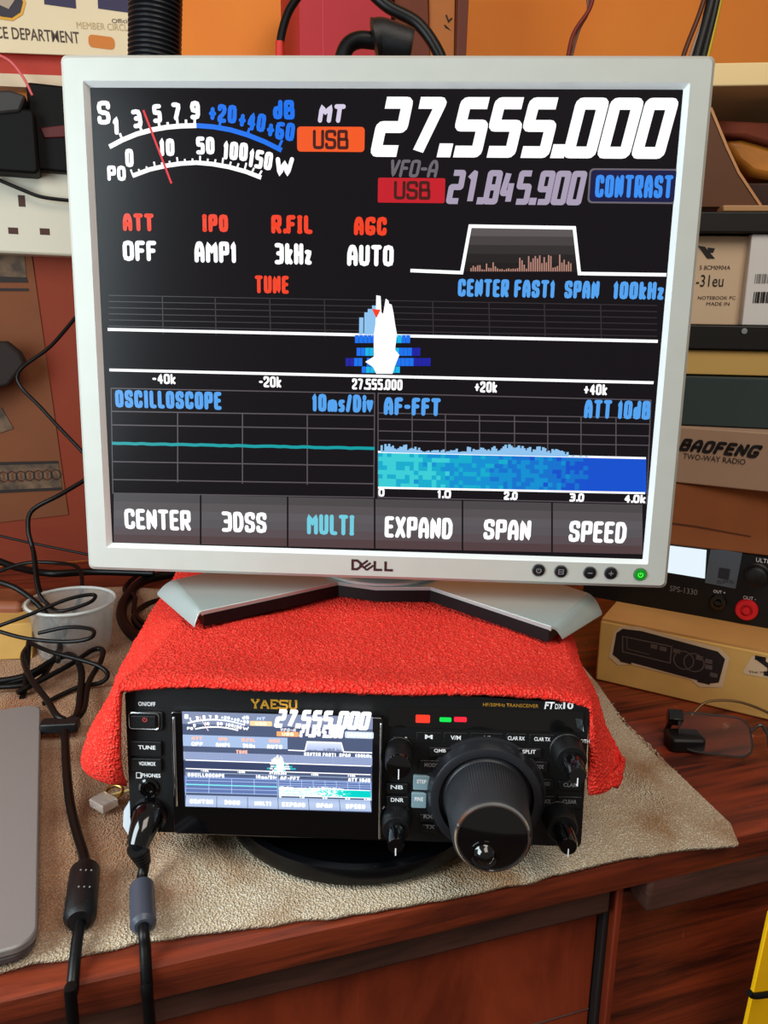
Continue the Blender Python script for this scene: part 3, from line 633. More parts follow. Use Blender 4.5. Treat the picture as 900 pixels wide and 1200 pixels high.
# main dial
cx, cz = R(568, 929, 0)
def loc_of(px, py, d):
    x, z = R(px, py, d); return x, z
mb = MB(); mb.lathe([(.0345, -.001), (.0345, .0012), (.0330, .0016), (.0312, .0085), (.0295, .0095), (.0266, .0092), (.0258, .0040), (0, .004)], (cx, 0, cz), 'y', 96, mat('dial_ring', (44, 45, 50), .28, metal=.4)); mb.build('dial_ring', rd)
Ld = .042
fx, fz = R(578, 983, Ld)
mb = MB(); seg = 180; prof = [(.0248, .003), (.0248, .006), (.0228, .0075), (.0205, .0425), (.0194, .0442)]
vs = []; fs = []
for (r, d) in prof:
    for k_ in range(seg):
        a = 2 * pi * k_ / seg; rr = r + (.00032 if k_ % 2 and d in (.0075, .0425) else 0); vs.append((cx + rr * cos(a), -d, cz + rr * sin(a)))
for j in range(len(prof) - 1):
    for k_ in range(seg):
        a = j * seg + k_; b = j * seg + (k_ + 1) % seg; fs.append((a, b, b + seg, a + seg))
mb.add(vs, fs, mat('dial_grip', (40, 41, 45), .42)); dial = mb.build('tuning_dial', rd)
mb = MB(); mb.lathe([(.0196, .0440), (.0188, .0453), (.0180, .0453), (.0177, .0443)], (cx, 0, cz), 'y', 96, chrome); mb.build('chrome_rim', dial)
mb = MB(); mb.lathe([(.0180, .039), (.0180, .0445), (.0170, .0449), (0, .0449)], (cx, 0, cz), 'y', 96, gloss); mb.build('dial_face', dial)
tx, tz = R(568, 1004, .0465)
mb = MB(); mb.lathe([(.0080, .0444), (.0078, .0456), (.0068, .0456), (.0058, .0451), (.0050, .0460), (.0040, .0476), (.0024, .0486), (0, .0488)], (tx, 0, tz), 'y', 40, gloss); mb.build('finger_dimple', dial)
# twin knobs
def knob(px, py, r1, r2, L1, L2, name='control_knob'):
    x, z = R(px, py, 0)
    mb = MB(); mb.lathe([(r1 * 1.06, -.001), (r1 * 1.06, .001), (r1, .0015), (r1 * .94, L1 * .9), (r1 * .86, L1), (0, L1)], (x, 0, z), 'y', 40, satin); o = mb.build(name, rd)
    mb = MB(); mb.lathe([(r2, L1 - .001), (r2 * .96, L1 + (L2 - L1) * .85), (r2 * .8, L2), (0, L2)], (x, 0, z), 'y', 36, gloss); mb.build('inner_knob', o)
    mb = MB(); mb.box(x - .0003, x + .0003, -L2 - .0002, -L1, z - r2 * 1.03, z - r2 * .2, white); mb.build('pointer_highlight', o)  # white pointer line doubles as the highlight streak on the knob tip
    return o
knob(468, 879, .0080, .0070, .018, .0195, 'function_knob'); knob(465, 957, .0086, .0052, .014, .029); knob(664, 878, .0092, .0056, .014, .030); knob(654, 956, .0092, .0056, .014, .030)

# plug and cable at the front of the radio
pl = thing('front_cable', 'black cable with grey ferrite sleeve plugged into the lower left of the radio front', 'cable', loc=(0, 0, 0))
pj = RAD.w(R(176, 953)[0], 0, R(176, 953)[1])
p0 = pj; p1 = pj + Vector((-.001, -.009, -.003)); p2 = pj + Vector((-.0025, -.017, -.010)); 
mb = MB(); mb.tube([p0 + Vector((0, -.0005, 0)), p1, p2], lambda t: .0098 - .0035 * t, gloss, 24); mb.tube([pj + Vector((0, .0, 0)), pj + Vector((0, -.004, 0))], .0105, gloss, 24); mb.build('plug', pl)
q1 = onz(169, 1012, .020); q2 = onz(166, 1038, .0125)
mb = MB(); 
for k_ in range(5):
    a = p2.lerp(q1, k_ / 5 + .02); b = p2.lerp(q1, k_ / 5 + .13); mb.tube([a, b], .0062 - .0005 * k_, satin, 16)
mb.build('strain_relief', pl)
f0 = onz(166, 1036, .013); f1 = onz(168, 1086, .013)
e1 = DESK.w(DESK.p(172, 1152, -.005)[0], -.005, DESK.p(172, 1152, -.005)[1])
e2 = DESK.w(DESK.p(176, 1203, -.008)[0], -.008, DESK.p(176, 1203, -.008)[1]); e3 = Vector((e2.x + .004, e2.y + .004, -.25)); 
mb = MB(); mb.tube([p2, (p2 + q1) / 2, q1, f0, f1, onz(170, 1110, .007), e1, e2, e3], .0030, rubber, 14); mb.build('cord', pl)
ferr_g = mat('ferrite_grey', (66, 70, 82), .35)
d_ = (f1 - f0); mb = MB(); mb.tube([f0, f0 + d_ * .08, f0 + d_ * .14, f0 + d_ * .86, f0 + d_ * .94, f1], lambda t: .0045 + .0022 * min(1, 8 * min(t, 1 - t)), ferr_g, 24, False); mb.build('ferrite_sleeve', pl)

# white tag at the side of the radio and the clear connector beside
tg = MB(); P = [(145, 950), (152, 938), (156, 962), (157, 976), (150, 978), (144, 968)]
yl = .404; W0 = [ony(x, y, yl) for x, y in P]
tg.add([tuple(p) for p in W0] + [(p.x, p.y + .0012, p.z) for p in W0], [(0, 1, 2, 3, 4, 5), (11, 10, 9, 8, 7, 6)] + [(i, 6 + i, 6 + (i + 1) % 6, (i + 1) % 6) for i in range(6)], mat('tag_white', (215, 222, 232), .4))
o = tg.build('tag', smooth=False); setp(o, 'small white tag sticking out beside the lower left corner of the radio', 'tag')
cl = thing('connector', 'small clear plastic connector with brass ring on the beige towel left of the radio', 'connector', loc=onz(122, 945, .008))
mb = MB(); mb.rbox(-.0075, .0075, -.006, .006, 0, .006, .001, mat('clear_plastic', (215, 200, 190), .2, trans=.6, alpha=.85)); o = mb.build('housing', cl, bevel=.0006); o.rotation_euler.z = radians(-35)
q = onz(134, 928, .012) - onz(122, 945, .008); mb = MB()
mb.tube([(q.x + .0055 * cos(a * pi / 8), q.y + .0055 * sin(a * pi / 8) * .8, q.z + .002 * sin(a * pi / 8)) for a in range(17)], .0013, mat('brass', (190, 150, 80), .3, metal=1), 10); mb.tube([(0, .004, .004), (q.x * .6, q.y * .6, q.z), (q.x + .012, q.y + .004, q.z)], .001, mat('gold_wire', (200, 170, 110), .4), 8); mb.build('ring', cl)

# ------------------------------------------------------------------ red towel over the radio
def towel_pt(s, y):
    """s in [-1,1] across, y world depth"""
    xo = -.0142 + .035 * (y - .395); zt = .1150 + .0612 * 0 + (y - .395) * .0 + .0040 + .0085 * math.exp(-((y - .394) / .045) ** 2) - .006 * max(0, s / .68) ** 8 * math.exp(-((y - .394) / .03) ** 2)
    zt += .003 * noise.noise(Vector((s * 3, y * 12, 7))) + .0022 * noise.noise(Vector((s * 1.4 + y * 9, y * 22, 2)))
    hwL, hwR = .1325, .1325
    t = (y - .397) / .26
    zbL = .058 + .055 * max(0, t) ** 1.0; xbL = -.181 - .006 * sin(min(1, max(0, t)) * pi) ; zbR = .072 + .035 * max(0, t); xbR = .1445 + .004 * t
    a = abs(s)
    if a < .68:
        x = xo + (s / .68) * (hwL if s < 0 else hwR); z = zt - .002 * (a / .68) ** 6
    else:
        k_ = (a - .68) / .32; xe = xo + (-hwL if s < 0 else hwR); xb, zb = (xbL, zbL) if s < 0 else (xbR, zbR)
        # bezier over the edge
        P0 = Vector((xe, zt - .002)); P1 = Vector((xe + (-.008 if s < 0 else .007), zt - .004)); P2 = Vector((xe + (xb - xe) * .68, zb + (zt - zb) * .42)); P3 = Vector((xb, zb))
        p = P0 * (1 - k_) ** 3 + P1 * 3 * k_ * (1 - k_) ** 2 + P2 * 3 * k_ * k_ * (1 - k_) + P3 * k_ ** 3
        w = .0025 * noise.noise(Vector((y * 28, k_ * 3, 4 + s))) * k_; x, z = p.x + w, p.y
        # round the lower front corner
    return x, z
NU, NV = 380, 250; vs = []; fs = []
for j in range(NV + 1):
    v = j / NV
    for i in range(NU + 1):
        s = -1 + 2 * i / NU; y0 = .3945 + .003 * (s * .5 + .5) * -1
        ks = max(0, (abs(s) - .90) / .10); y0 += .010 * ks ** 2.5      # rounded corners of the hanging flaps
        y0 -= .004 * max(0, min(1, (abs(s) - .7) / .2))
        y = y0 + (.665 - y0) * v; x, z = towel_pt(s, y)
        lip = max(0, 1 - v * 40); z -= .0035 * lip * lip * (1 if abs(s) < .7 else .2); 
        n_ = .0007 * noise.noise(Vector((x * 420, y * 420, z * 420))) + .0005 * noise.noise(Vector((x * 900, y * 900, z * 900)))
        if abs(s) < .7: z += n_
        else: x += -n_ if s < 0 else n_; z += n_ * .4
        if abs(s) > .68:
            q_ = min(1, v / .085); q_ = (1 - (1 - q_) ** 2) ** .5; side = -.0142 + (-.1312 if s < 0 else .1322); x = side + (x - side) * (.06 + .94 * q_); 
        vs.append((x, y, z))
for j in range(NV):
    for i in range(NU):
        a = j * (NU + 1) + i; fs.append((a, a + 1, a + NU + 2, a + NU + 1))
mb = MB(); mb.add(vs, fs, redterry); o = mb.build('red_towel', solid=.003)
setp(o, 'bright red terry towel draped over the radio under the monitor base', 'towel')

# ------------------------------------------------------------------ monitor
mo = thing('monitor', 'silver framed flat square computer monitor showing the radio frequency display', 'monitor', MON)
OW, OH = .411 / 2, .3394 / 2; SW, SH = .188, .1505; ch = .0027
ox, oz = .0, -.0006
def ring(P, Q, y0, y1, M, mb):
    k_ = len(P); mb.add([(p[0], y0, p[1]) for p in P] + [(q[0], y1, q[1]) for q in Q], [(i, (i + 1) % k_, k_ + (i + 1) % k_, k_ + i) for i in range(k_)], M)
mb = MB(); n = 4
O0 = rrect(-OW, OW, -OH + oz, OH + oz, .004, n); O1 = rrect(-OW + .0025, OW - .0025, -OH + oz + .0025, OH + oz - .0025, .003, n)
I1 = rrect(-SW - ch, SW + ch, -SH - ch, SH + ch, .0012, n); I0 = rrect(-SW, SW, -SH, SH, .0004, n)
ring(O0, O0, .022, -.001, silver, mb); ring(O0, O1, -.001, -.004, silver, mb); ring(O1, I1, -.004, -.004, silver, mb); ring(I1, I0, -.004, .0008, mat('bezel_inner', (226, 230, 230), .3), mb)
mb.build('bezel', mo, smooth=True)
mb = MB(); mb.rbox(-OW + .004, OW - .004, .020, .030, -OH + .004, OH - .004, .004, satin); mb.rbox(-.15, .15, .030, .058, -.11, .12, .02, satin); mb.build('rear_housing', mo, bevel=.003)
mb = MB(); scr = mat('screen_panel', (3, 3, 5), .22, spec=.14, emit=(22, 18, 21), es=1.0)
mb.box(-SW - .001, SW + .001, 0.0006, .004, -SH - .001, SH + .001, scr)
content(mb, MON.p, .00054, C1, -.0005)
mb.build('screen', mo, smooth=False)
# badge
mb = MB(); bx, bz = MON.p(437, 662, -.0042); bm = mat('badge_maroon', (70, 42, 46), .35, metal=.4)
a = MON.p(412, 668, -.0042); b = MON.p(463, 657, -.0042); w = (b[0] - a[0]) / 4; h = b[1] - a[1]
def dl(ch_, i, skew=0):
    for pl_ in {'D': [[(.1, 0), (.6, 0), (.95, .3), (.95, .7), (.6, 1), (.1, 1), (.1, 0)]], 'L': [[(.15, 1), (.15, 0), (.95, 0)]]}[ch_]:
        mb.line([(a[0] + (i + p[0] * .86) * w, a[1] + p[1] * h * .8 + h * .1) for p in pl_], .0017, .0043, bm)
dl('D', 0); dl('L', 2); dl('L', 3)
cxm, czm = a[0] + 1.45 * w, a[1] + h * .5
for pl_ in ([(-.45, -.4), (-.45, .4)], [(-.45, .4), (.42, .4)], [(-.45, 0), (.42, 0)], [(-.45, -.4), (.42, -.4)]):
    t = .75; mb.line([(cxm + (p[0] * cos(t) - p[1] * sin(t)) * w * .95, czm + (p[0] * sin(t) + p[1] * cos(t)) * h * .75) for p in pl_], .0014, .0043, bm)
mb.build('maker_badge', mo, smooth=False)
btn = mat('button_black', (16, 18, 20), .3); bring = mat('button_ring', (90, 92, 92), .4)
for i, (x, y) in enumerate(((631, 668), (657, 669.5), (691, 671), (715.5, 671.5), (750, 673))):
    c_ = MON.p(x, y, -.0042); on = i == 4
    mb = MB(); mb.lathe([(.0046, .0035), (.0046, .0043), (.0041, .0046)], (c_[0], 0, c_[1]), 'y', 32, bring)
    mb.lathe([(.0041, .004), (.0040, .0052), (.0032, .0056), (0, .0056)], (c_[0], 0, c_[1]), 'y', 32, emi('power_green', (10, 150, 30), .9) if on else btn); o = mb.build('power_button' if on else 'menu_button', mo)
    mb = MB(); w_ = .0016; d = .0058; mk = emi('power_glow', (90, 255, 80), 1.2) if on else dimw
    if i == 3: mb.line([(c_[0] - w_, c_[1]), (c_[0] + w_, c_[1])], .0006, d, mk); mb.line([(c_[0], c_[1] - w_), (c_[0], c_[1] + w_)], .0006, d, mk)
    elif i == 2: mb.line([(c_[0] - w_, c_[1]), (c_[0] + w_, c_[1])], .0007, d, mk)
    elif i == 1: mb.line([(c_[0] - w_, c_[1] + w_), (c_[0] + w_, c_[1] + w_), (c_[0] + w_, c_[1] - w_), (c_[0] - w_, c_[1] - w_), (c_[0] - w_, c_[1] + w_)], .0005, d, mk); mb.line([(c_[0] - w_, c_[1]), (c_[0] + w_, c_[1])], .0005, d, mk)
    else:
        mb.line([(c_[0] + w_ * cos(pi * .7 + t * pi * 1.6 / 10), c_[1] + w_ * sin(pi * .7 + t * pi * 1.6 / 10)) for t in range(11)], .0006, d, mk); mb.line([(c_[0], c_[1]), (c_[0], c_[1] + w_ * 1.1)], .0006, d, mk)
    mb.build('button_mark', o, smooth=False)
# stand: swept base with two forward arms; built in the world, parented with inverse
def child_world(mb, name, **k_):
    o = mb.build(name, mo, **k_); o.matrix_parent_inverse = MON.I; return o
ZB = .1235
def bz_(px, py, z): q = onz(px, py, z); return (q.x, q.y)
zt_ = ZB + .010
A_ = bz_(236, 716, zt_); A0 = bz_(228, 733, ZB + .001); H0 = bz_(184, 692, ZB + .003); Hb = bz_(206, 679, zt_)
B_ = bz_(396, 682, zt_); Cc = bz_(440, 688, zt_); D_ = bz_(505, 688, zt_)
E_ = bz_(646, 734, zt_); E0 = bz_(659, 747, ZB + .001); F0 = bz_(706, 715, ZB + .003); G_ = bz_(690, 695, zt_)
up_, lo_ = zt_, ZB
rear = [(.11, .60), (.06, .632), (0, .642), (-.06, .632), (-.115, .60)]
top = [A_, B_, Cc, D_, E_, G_] + rear + [Hb]
mb = MB(); k_ = len(top)
mb.add([(p[0], p[1], zt_) for p in top] + [(p[0], p[1] + (.0015 if i in (1, 2, 3) else 0), zt_ - .0035) for i, p in enumerate(top)], [tuple(range(k_)), tuple(range(2 * k_ - 1, k_ - 1, -1))] + [(i, k_ + i, k_ + (i + 1) % k_, (i + 1) % k_) for i in range(k_)], base_si)
for (a, b, c, d) in ((Hb, A_, A0, H0), (E_, G_, F0, E0)):
    N_ = 6; vs = []
    for q in range(N_ + 1):
        t = q / N_; zz = zt_ - (zt_ - ZB - .0012) * t ** 2
        if a is Hb: p = Vector(a).lerp(Vector(d), t); r_ = Vector(b).lerp(Vector(c), t)
        else: p = Vector(a).lerp(Vector(d), t); r_ = Vector(b).lerp(Vector(c), t)
        vs += [(p.x, p.y, zz), (r_.x, r_.y, zz), (p.x, p.y, zz - .002), (r_.x, r_.y, zz - .002)]
    f_ = []
    for q in range(N_):
        i = q * 4; f_ += [(i, i + 1, i + 5, i + 4), (i + 2, i + 6, i + 7, i + 3), (i, i + 4, i + 6, i + 2), (i + 1, i + 3, i + 7, i + 5)]
    f_ += [(N_ * 4, N_ * 4 + 1, N_ * 4 + 3, N_ * 4 + 2)]
    mb.add(vs, f_, base_si)
base = child_world(mb, 'base', bevel=.0018)
mb = MB(); ins = [(p[0] * .99, p[1] + .0008) for p in top]
mb.prism(ins, ZB - .0015, zt_ - .003, mat('underside_black', (8, 9, 12), .45, spec=.3), 'z'); o = mb.build('base_underside', base)
mb = MB(); mb.lathe([(.052, 0), (.052, .002), (.048, .0035), (0, .0035)], (.0, .602, zt_ + .0002), 'z', 64, base_si); mb.build('swivel_disc', base)
mb = MB(); mb.rbox(-.035, .035, .597, .625, zt_ + .003, .345, .010, base_si, 'z'); child_world(mb, 'neck', bevel=.002)

# ------------------------------------------------------------------ laptop at the left edge
a = onz(48, 826, .016); b = onz(44, 1096, .016)
LP = Fr((a.x, a.y, .0), math.degrees(math.atan2(b.x - a.x, a.y - b.y)))
lpt = thing('laptop', 'closed silver grey laptop lying at the left edge of the desk', 'laptop', LP)
ln = (Vector((b.x, b.y)) - Vector((a.x, a.y))).length + .006
lm = mat('laptop_aluminium', (132, 126, 124), .45, metal=.25, bump=.1, bscale=2500)
mb = MB(); mb.rbox(-.30, 0, -ln, 0, .0125, .0175, .012, lm, 'z', 8); mb.build('lid', lpt, bevel=.0012)
mb = MB(); mb.rbox(-.299, -.001, -ln + .001, -.001, .0078, .0120, .012, mat('laptop_base', (90, 86, 88), .45, metal=.5), 'z', 8); mb.build('base', lpt, bevel=.001)

# ------------------------------------------------------------------ cables on the left
def cable(name, label, pts, r, M=rubber, cat='cable', seg=10):
    mb = MB(); mb.tube(pts, r, M, seg); o = mb.build(name); setp(o, label, cat); return o
lc = thing('desk_cable', 'black cable with round ferrite bead running down beside the laptop over the desk edge', 'cable', loc=(0, 0, 0))
z = onz
e1 = DESK.w(DESK.p(85, 1160, -.005)[0], -.005, 0); e1.z = DESK.p(85, 1160, -.005)[1]
e2 = DESK.w(DESK.p(86, 1203, -.009)[0], -.009, DESK.p(86, 1203, -.009)[1]); e3 = Vector((e2.x, e2.y + .003, -.25))
mb = MB(); mb.tube([z(76, 858, .018), z(78, 900, .017), z(82, 940, .013), z(90, 975, .010), z(99, 1005, .010), z(99, 1025, .012), z(95, 1075, .012), z(90, 1105, .009), e1, e2, e3], .0030, rubber, 14); mb.build('cord', lc)
f0, f1 = z(100, 1017, .013), z(93, 1080, .013); mb = MB(); mb.tube([f0, f0.lerp(f1, .08), f0.lerp(f1, .92), f1], lambda t: .0062 + .0022 * min(1, 10 * min(t, 1 - t)), satin, 28, False); fb = mb.build('ferrite_bead', lc)
mb = MB()
for k_ in (.3, .62):
    c_ = f0.lerp(f1, k_)
    for q in (-.002, .001, .004): mb.lathe([(.0006, .0084), (.0004, .0088), (0, .0089)], (c_.x + q + .001, c_.y, c_.z), 'z', 8, dimw)
mb.build('ferrite_dots', fb)
mb = MB(); mb.rbox(-.015, .013, -.006, .006, -.004, .004, .002, satin, 'z'); o = mb.build('splitter', lc, bevel=.001); o.location = z(72, 850, .018); o.rotation_euler.z = radians(8)

T_ = 'tangled black cables at the left back of the desk'
def tc(label, pts, r=.0021, M=rubber): o = cable('loose_cable', label, pts, r, M); o['group'] = T_; return o
tc('thin black cable from behind the monitor bending at the wall then down to the tangle', [ony(97, 362, .80), ony(60, 405, .82), ony(20, 441, .83), ony(52, 482, .82), ony(100, 533, .80)], .0020)
tc('black cable coming from behind the monitor edge and dropping beside the plastic tub', [ony(104, 560, .80), ony(70, 580, .78), ony(38, 598, .77), ony(33, 620, .76), ony(40, 650, .75), ony(46, 690, .74), z(62, 722, .03), z(72, 748, .02), z(60, 778, .016), z(40, 800, .016), z(-10, 806, .016)], .0023)
tc('black cable running down to the splitter from the upper left corner of the tub', [ony(-8, 680, .72), ony(20, 690, .72), ony(48, 712, .71), z(66, 740, .03), z(70, 760, .025), z(56, 780, .02), z(30, 795, .018), z(-12, 803, .015)], .0028)
tc('black cable looping across the tub opening to the left edge', [ony(-8, 736, .66), ony(30, 722, .67), ony(80, 702, .69), ony(110, 697, .70), ony(105, 706, .69), ony(72, 716, .68), ony(56, 708, .69), ony(44, 690, .70), ony(38, 640, .73)], .0018)
tc('black cable with a long narrow loop in front of the tub', [ony(-8, 738, .64), ony(30, 748, .64), ony(75, 752, .64), ony(105, 748, .64), ony(108, 738, .65), ony(80, 735, .66), ony(45, 742, .66)], .0018)
tc('grey highlighted cable crossing the tangle to the right into a rounded end', [z(36, 754, .035), z(60, 764, .035), z(90, 772, .033), z(115, 780, .03), z(126, 790, .025), z(118, 800, .02), z(90, 806, .018), z(50, 825, .014)], .0020)
tc('black cable loop dropping from the tangle into the splitter', [z(34, 756, .03), z(27, 770, .03), z(36, 795, .028), z(55, 820, .026), z(66, 838, .022), z(76, 844, .02)], .0026)
tc('thick black cable rising from the splitter into the tangle', [z(78, 846, .018), z(90, 838, .02), z(94, 815, .022), z(95, 785, .026), z(84, 768, .028), z(66, 772, .026), z(30, 792, .02), z(-12, 800, .018)], .0030)
tc('second thick black cable rising beside it from the splitter', [z(82, 848, .017), z(98, 832, .02), z(104, 800, .024), z(118, 775, .028), z(120, 762, .03), z(108, 762, .03), z(80, 780, .026), z(20, 812, .018)], .0024)
tc('black cable short tail hanging under the tangle by the laptop', [z(26, 818, .013), z(30, 800, .018), z(32, 775, .026), z(34, 752, .034)], .0026)
tc('thin black cable at the desk back rising towards the monitor bottom', [ony(-8, 672, .86), ony(30, 660, .86), ony(70, 660, .86), ony(92, 666, .84), ony(96, 690, .80), ony(88, 715, .76), ony(74, 745, .72), z(68, 775, .03)], .0022)
tc('dark cable along the foot of the wall behind the tub', [ony(-8, 655, .93), ony(20, 665, .92), ony(60, 672, .90), ony(110, 670, .92), ony(180, 672, .92)], .0045)
tc('thin black cable crossing the orange wall low behind the monitor', [ony(-8, 626, .95), ony(30, 635, .95), ony(104, 650, .95)], .0016)
cable('coiled_cable', 'thick black coiled cable behind the left arm of the monitor base', [z(205, 672, .012), z(170, 680, .012), z(150, 698, .012), z(142, 718, .010), z(150, 738, .010), z(172, 756, .010), z(200, 775, .010)], .0058)
cable('coiled_cable', 'thinner dark cable arching inside the thick coiled cable behind the monitor base', [z(200, 660, .012), z(165, 672, .012), z(146, 690, .012), z(158, 700, .014), z(158, 720, .010), z(180, 738, .010), z(210, 745, .010)], .0028)
cable('coiled_cable', 'grey and black cable strand under the monitor base on the beige towel', [z(200, 700, .010), z(172, 708, .010), z(157, 722, .010), z(165, 736, .010), z(190, 748, .010), z(215, 756, .010)], .0030)

# clear plastic tub
tp = z(88, 762, .006)
tb = thing('plastic_tub', 'clear round plastic tub with a rolled rim among the black cables', 'tub', loc=tp)
cp = mat('tub_plastic', (225, 225, 222), .18, trans=.75, alpha=.55, ior=1.2)
mb = MB(); mb.lathe([(.0, 0), (.032, 0), (.0335, .002), (.040, .050), (.0442, .052), (.0392, .052), (.0325, .003), (0, .002)], (0, 0, 0), 'z', 56, cp); mb.build('bowl', tb)
mb = MB(); mb.tube([(.041 * cos(a * pi / 24), .041 * sin(a * pi / 24), .052) for a in range(49)], .0016, mat('tub_rim', (230, 230, 225), .25, trans=.3, alpha=.75), 10, False); mb.build('rim', tb)

# wooden block at the left
WB = Fr(z(-20, 776, .004), 10)
mb = MB(); P = [WB.p(-60, 776), WB.p(38, 772), WB.p(38, 730), WB.p(-60, 735)]
mb.prism(P, 0, .06, mat('yellow_box', (190, 145, 75), .7, var=.08, vscale=30), 'y'); o = mb.build('wooden_block', bevel=.001, fr=WB); setp(o, 'yellowish wooden block behind the laptop at the left edge', 'block')
mb = MB(); q = z(8, 712, .05)
mb = MB(); mb.rbox(-.05, .026, -.02, .03, -.018, .012, .006, mat('brown_pouch', (120, 62, 34), .6, var=.2, vscale=40), 'z'); o = mb.build('brown_pouch', bevel=.006); o.location = ony(6, 712, .74); setp(o, 'small brown pouch on top of the yellowish block at the left edge', 'pouch')

# ------------------------------------------------------------------ left wall things
def wf(off): return Fr(WALL.w(0, -off, 0), WYAW)
SK = wf(.035)
sk = thing('power_socket', 'white wall socket with rectangular pin holes at the left behind the monitor', 'socket', SK)
def rectpx(F, x0, y0, x1, y1, d=0): a = F.p(x0, y1, d); b = F.p(x1, y0, d); return a[0], b[0], a[1], b[1]
a = rectpx(SK, -70, 200, 86, 293); wm = mat('socket_white', (205, 198, 180), .4)
mb = MB(); mb.rbox(a[0], a[1], 0, .034, a[2], a[3], .004, wm); mb.build('face_plate', sk, bevel=.003)
mb = MB(); hm = mat('socket_hole', (70, 38, 30), .7)
for (x0, y0, x1, y1) in ((22, 229, 29, 242), (10, 267, 21, 274), (47, 268, 58, 275), (-52, 227, -45, 240), (-64, 265, -53, 272), (-32, 266, -21, 273)):
    r_ = rectpx(SK, x0, y0, x1, y1); mb = MB(); mb.box(r_[0], r_[1], -.0004, .002, r_[2], r_[3], hm); mb.build('pin_hole', sk, smooth=False)
cable('thin_black_wire', 'thin black wire drooping across the white wall socket', [SK.w(SK.p(-8, 208, -.012)[0], -.012, SK.p(-8, 208, -.012)[1]), SK.w(SK.p(25, 222, -.012)[0], -.012, SK.p(25, 222, -.012)[1]), SK.w(SK.p(50, 231, -.012)[0], -.012, SK.p(50, 231, -.012)[1]), SK.w(SK.p(90, 236, -.012)[0], -.012, SK.p(90, 236, -.012)[1])], .0022, cat='wire')
# black adapters above the socket
ad = thing('power_adapter', 'big black power adapter block on top of the white wall socket', 'adapter', wf(.07))
F_ = wf(.07); a = rectpx(F_, -60, 128, 40, 196); mb = MB(); mb.rbox(a[0], a[1], 0, .06, a[2], a[3], .006, mat('adapter_black', (6, 6, 6), .6, spec=.2)); mb.build('housing', ad, bevel=.003)
a = rectpx(F_, -60, 112, 30, 132); mb = MB(); mb.prism([F_.p(-60, 108), F_.p(12, 106), F_.p(31, 113), F_.p(24, 132), F_.p(-60, 140)], -.004, .04, mat('adapter_grey', (44, 42, 42), .45), 'y'); mb.build('grey_cap', ad, bevel=.003)
F2 = wf(.05); ad = thing('charger', 'black plug-in charger with dark red insert beside the monitor left edge', 'charger', F2)
a = rectpx(F2, 38, 103, 100, 199); mb = MB(); mb.rbox(a[0], a[1], 0, .048, a[2], a[3], .005, mat('charger_black', (6, 5, 6), .6, spec=.2)); mb.build('housing', ad, bevel=.003)
mb = MB(); mb.prism([F2.p(47, 150), F2.p(100, 144), F2.p(100, 160), F2.p(52, 162)], -.002, .004, mat('charger_red', (84, 10, 16), .4), 'y'); mb.build('red_insert', ad, bevel=.001)
# red and cream shelf strip and police sign
F3 = wf(.02)
mb = MB(); P = [F3.p(-80, 56), F3.p(130, 68), F3.p(130, 92), F3.p(-80, 84)]; mb.prism(P, 0, .018, mat('red_board', (175, 40, 18), .5, var=.08, vscale=30), 'y')
P = [F3.p(-80, 84), F3.p(130, 92), F3.p(130, 108), F3.p(-80, 98)]; mb.prism(P, -.004, .018, mat('cream_edge', (215, 190, 160), .6), 'y')
o = mb.build('wall_ledge', smooth=False, fr=F3); setp(o, 'narrow red wall ledge with cream lower edge under the department sign', 'ledge')
F4 = wf(.030)
sg = thing('sign_plate', 'cream metal plate reading police department in navy letters on the wall', 'sign', F4)
cream = mat('plate_cream', (224, 204, 168), .4, var=.03, vscale=12)
P = [F4.p(-90, -60), F4.p(172, -45), F4.p(168, 68), F4.p(-90, 58)]
mb = MB(); mb.prism(P, 0, .002, cream, 'y'); pn_ = mb.build('plate', sg, bevel=.0006)
navy = mat('plate_navy', (34, 28, 70), .5); dtext = mat('plate_text', (70, 52, 44), .5)
def ftext(mb, F, t, x0, x1, y0, y1, M, d=.0006, b=.0, shear=0, slope=0.0):
    xm, ym = (x0 + x1) / 2, (y0 + y1) / 2; a = F.p(x0, ym - slope * (x1 - x0) / 2, -d); c = F.p(x1, ym + slope * (x1 - x0) / 2, -d); p = F.p(xm, y0, -d); q = F.p(xm, y1, -d); mm = F.p(xm, ym, -d)
    mb.text(t, mm[0], mm[1], math.hypot(c[0] - a[0], c[1] - a[1]), p[1] - q[1], d, M, b, shear, math.atan2(c[1] - a[1], c[0] - a[0]))
mb = MB(); ftext(mb, F4, 'POLICE DEPARTMENT', -32, 94, 33, 47, dtext, slope=.07, b=.01)
for (x0, x1, y0, y1) in ((52, 86, -40, 5), (115, 155, -40, 10)): a = rectpx(F4, x0, y0, x1, y1); mb.box(a[0], a[1], -.0008, 0, a[2], a[3], navy)
ftext(mb, F4, 'MEMBER CIRCLE', 90, 154, 27, 35, mat('plate_faint', (190, 165, 120), .5), slope=.05); ftext(mb, F4, 'Official', 131, 154, 22, 27, dtext)
mb.build('lettering', pn_, smooth=False)
c_ = F4.p(6, 0); mb = MB(); mb.lathe([(.022, 0), (.022, .001), (0, .001)], (c_[0], 0, c_[1]), 'y', 10, gold); mb.lathe([(.019, .001), (.019, .0016), (0, .0016)], (c_[0], 0, c_[1]), 'y', 10, mat('crest_dark', (40, 34, 50), .5)); mb.lathe([(.010, .0016), (.010, .002), (0, .002)], (c_[0], 0, c_[1]), 'y', 5, mat('crest_pale', (170, 150, 130), .5)); mb.build('crest', pn_)
a = rectpx(F4, 104, 44, 134, 55); mb = MB(); mb.rbox(a[0], a[1], -.0006, .0005, a[2], a[3], .005, mat('slot_orange', (205, 120, 45), .6)); mb.build('slot', pn_, smooth=False)
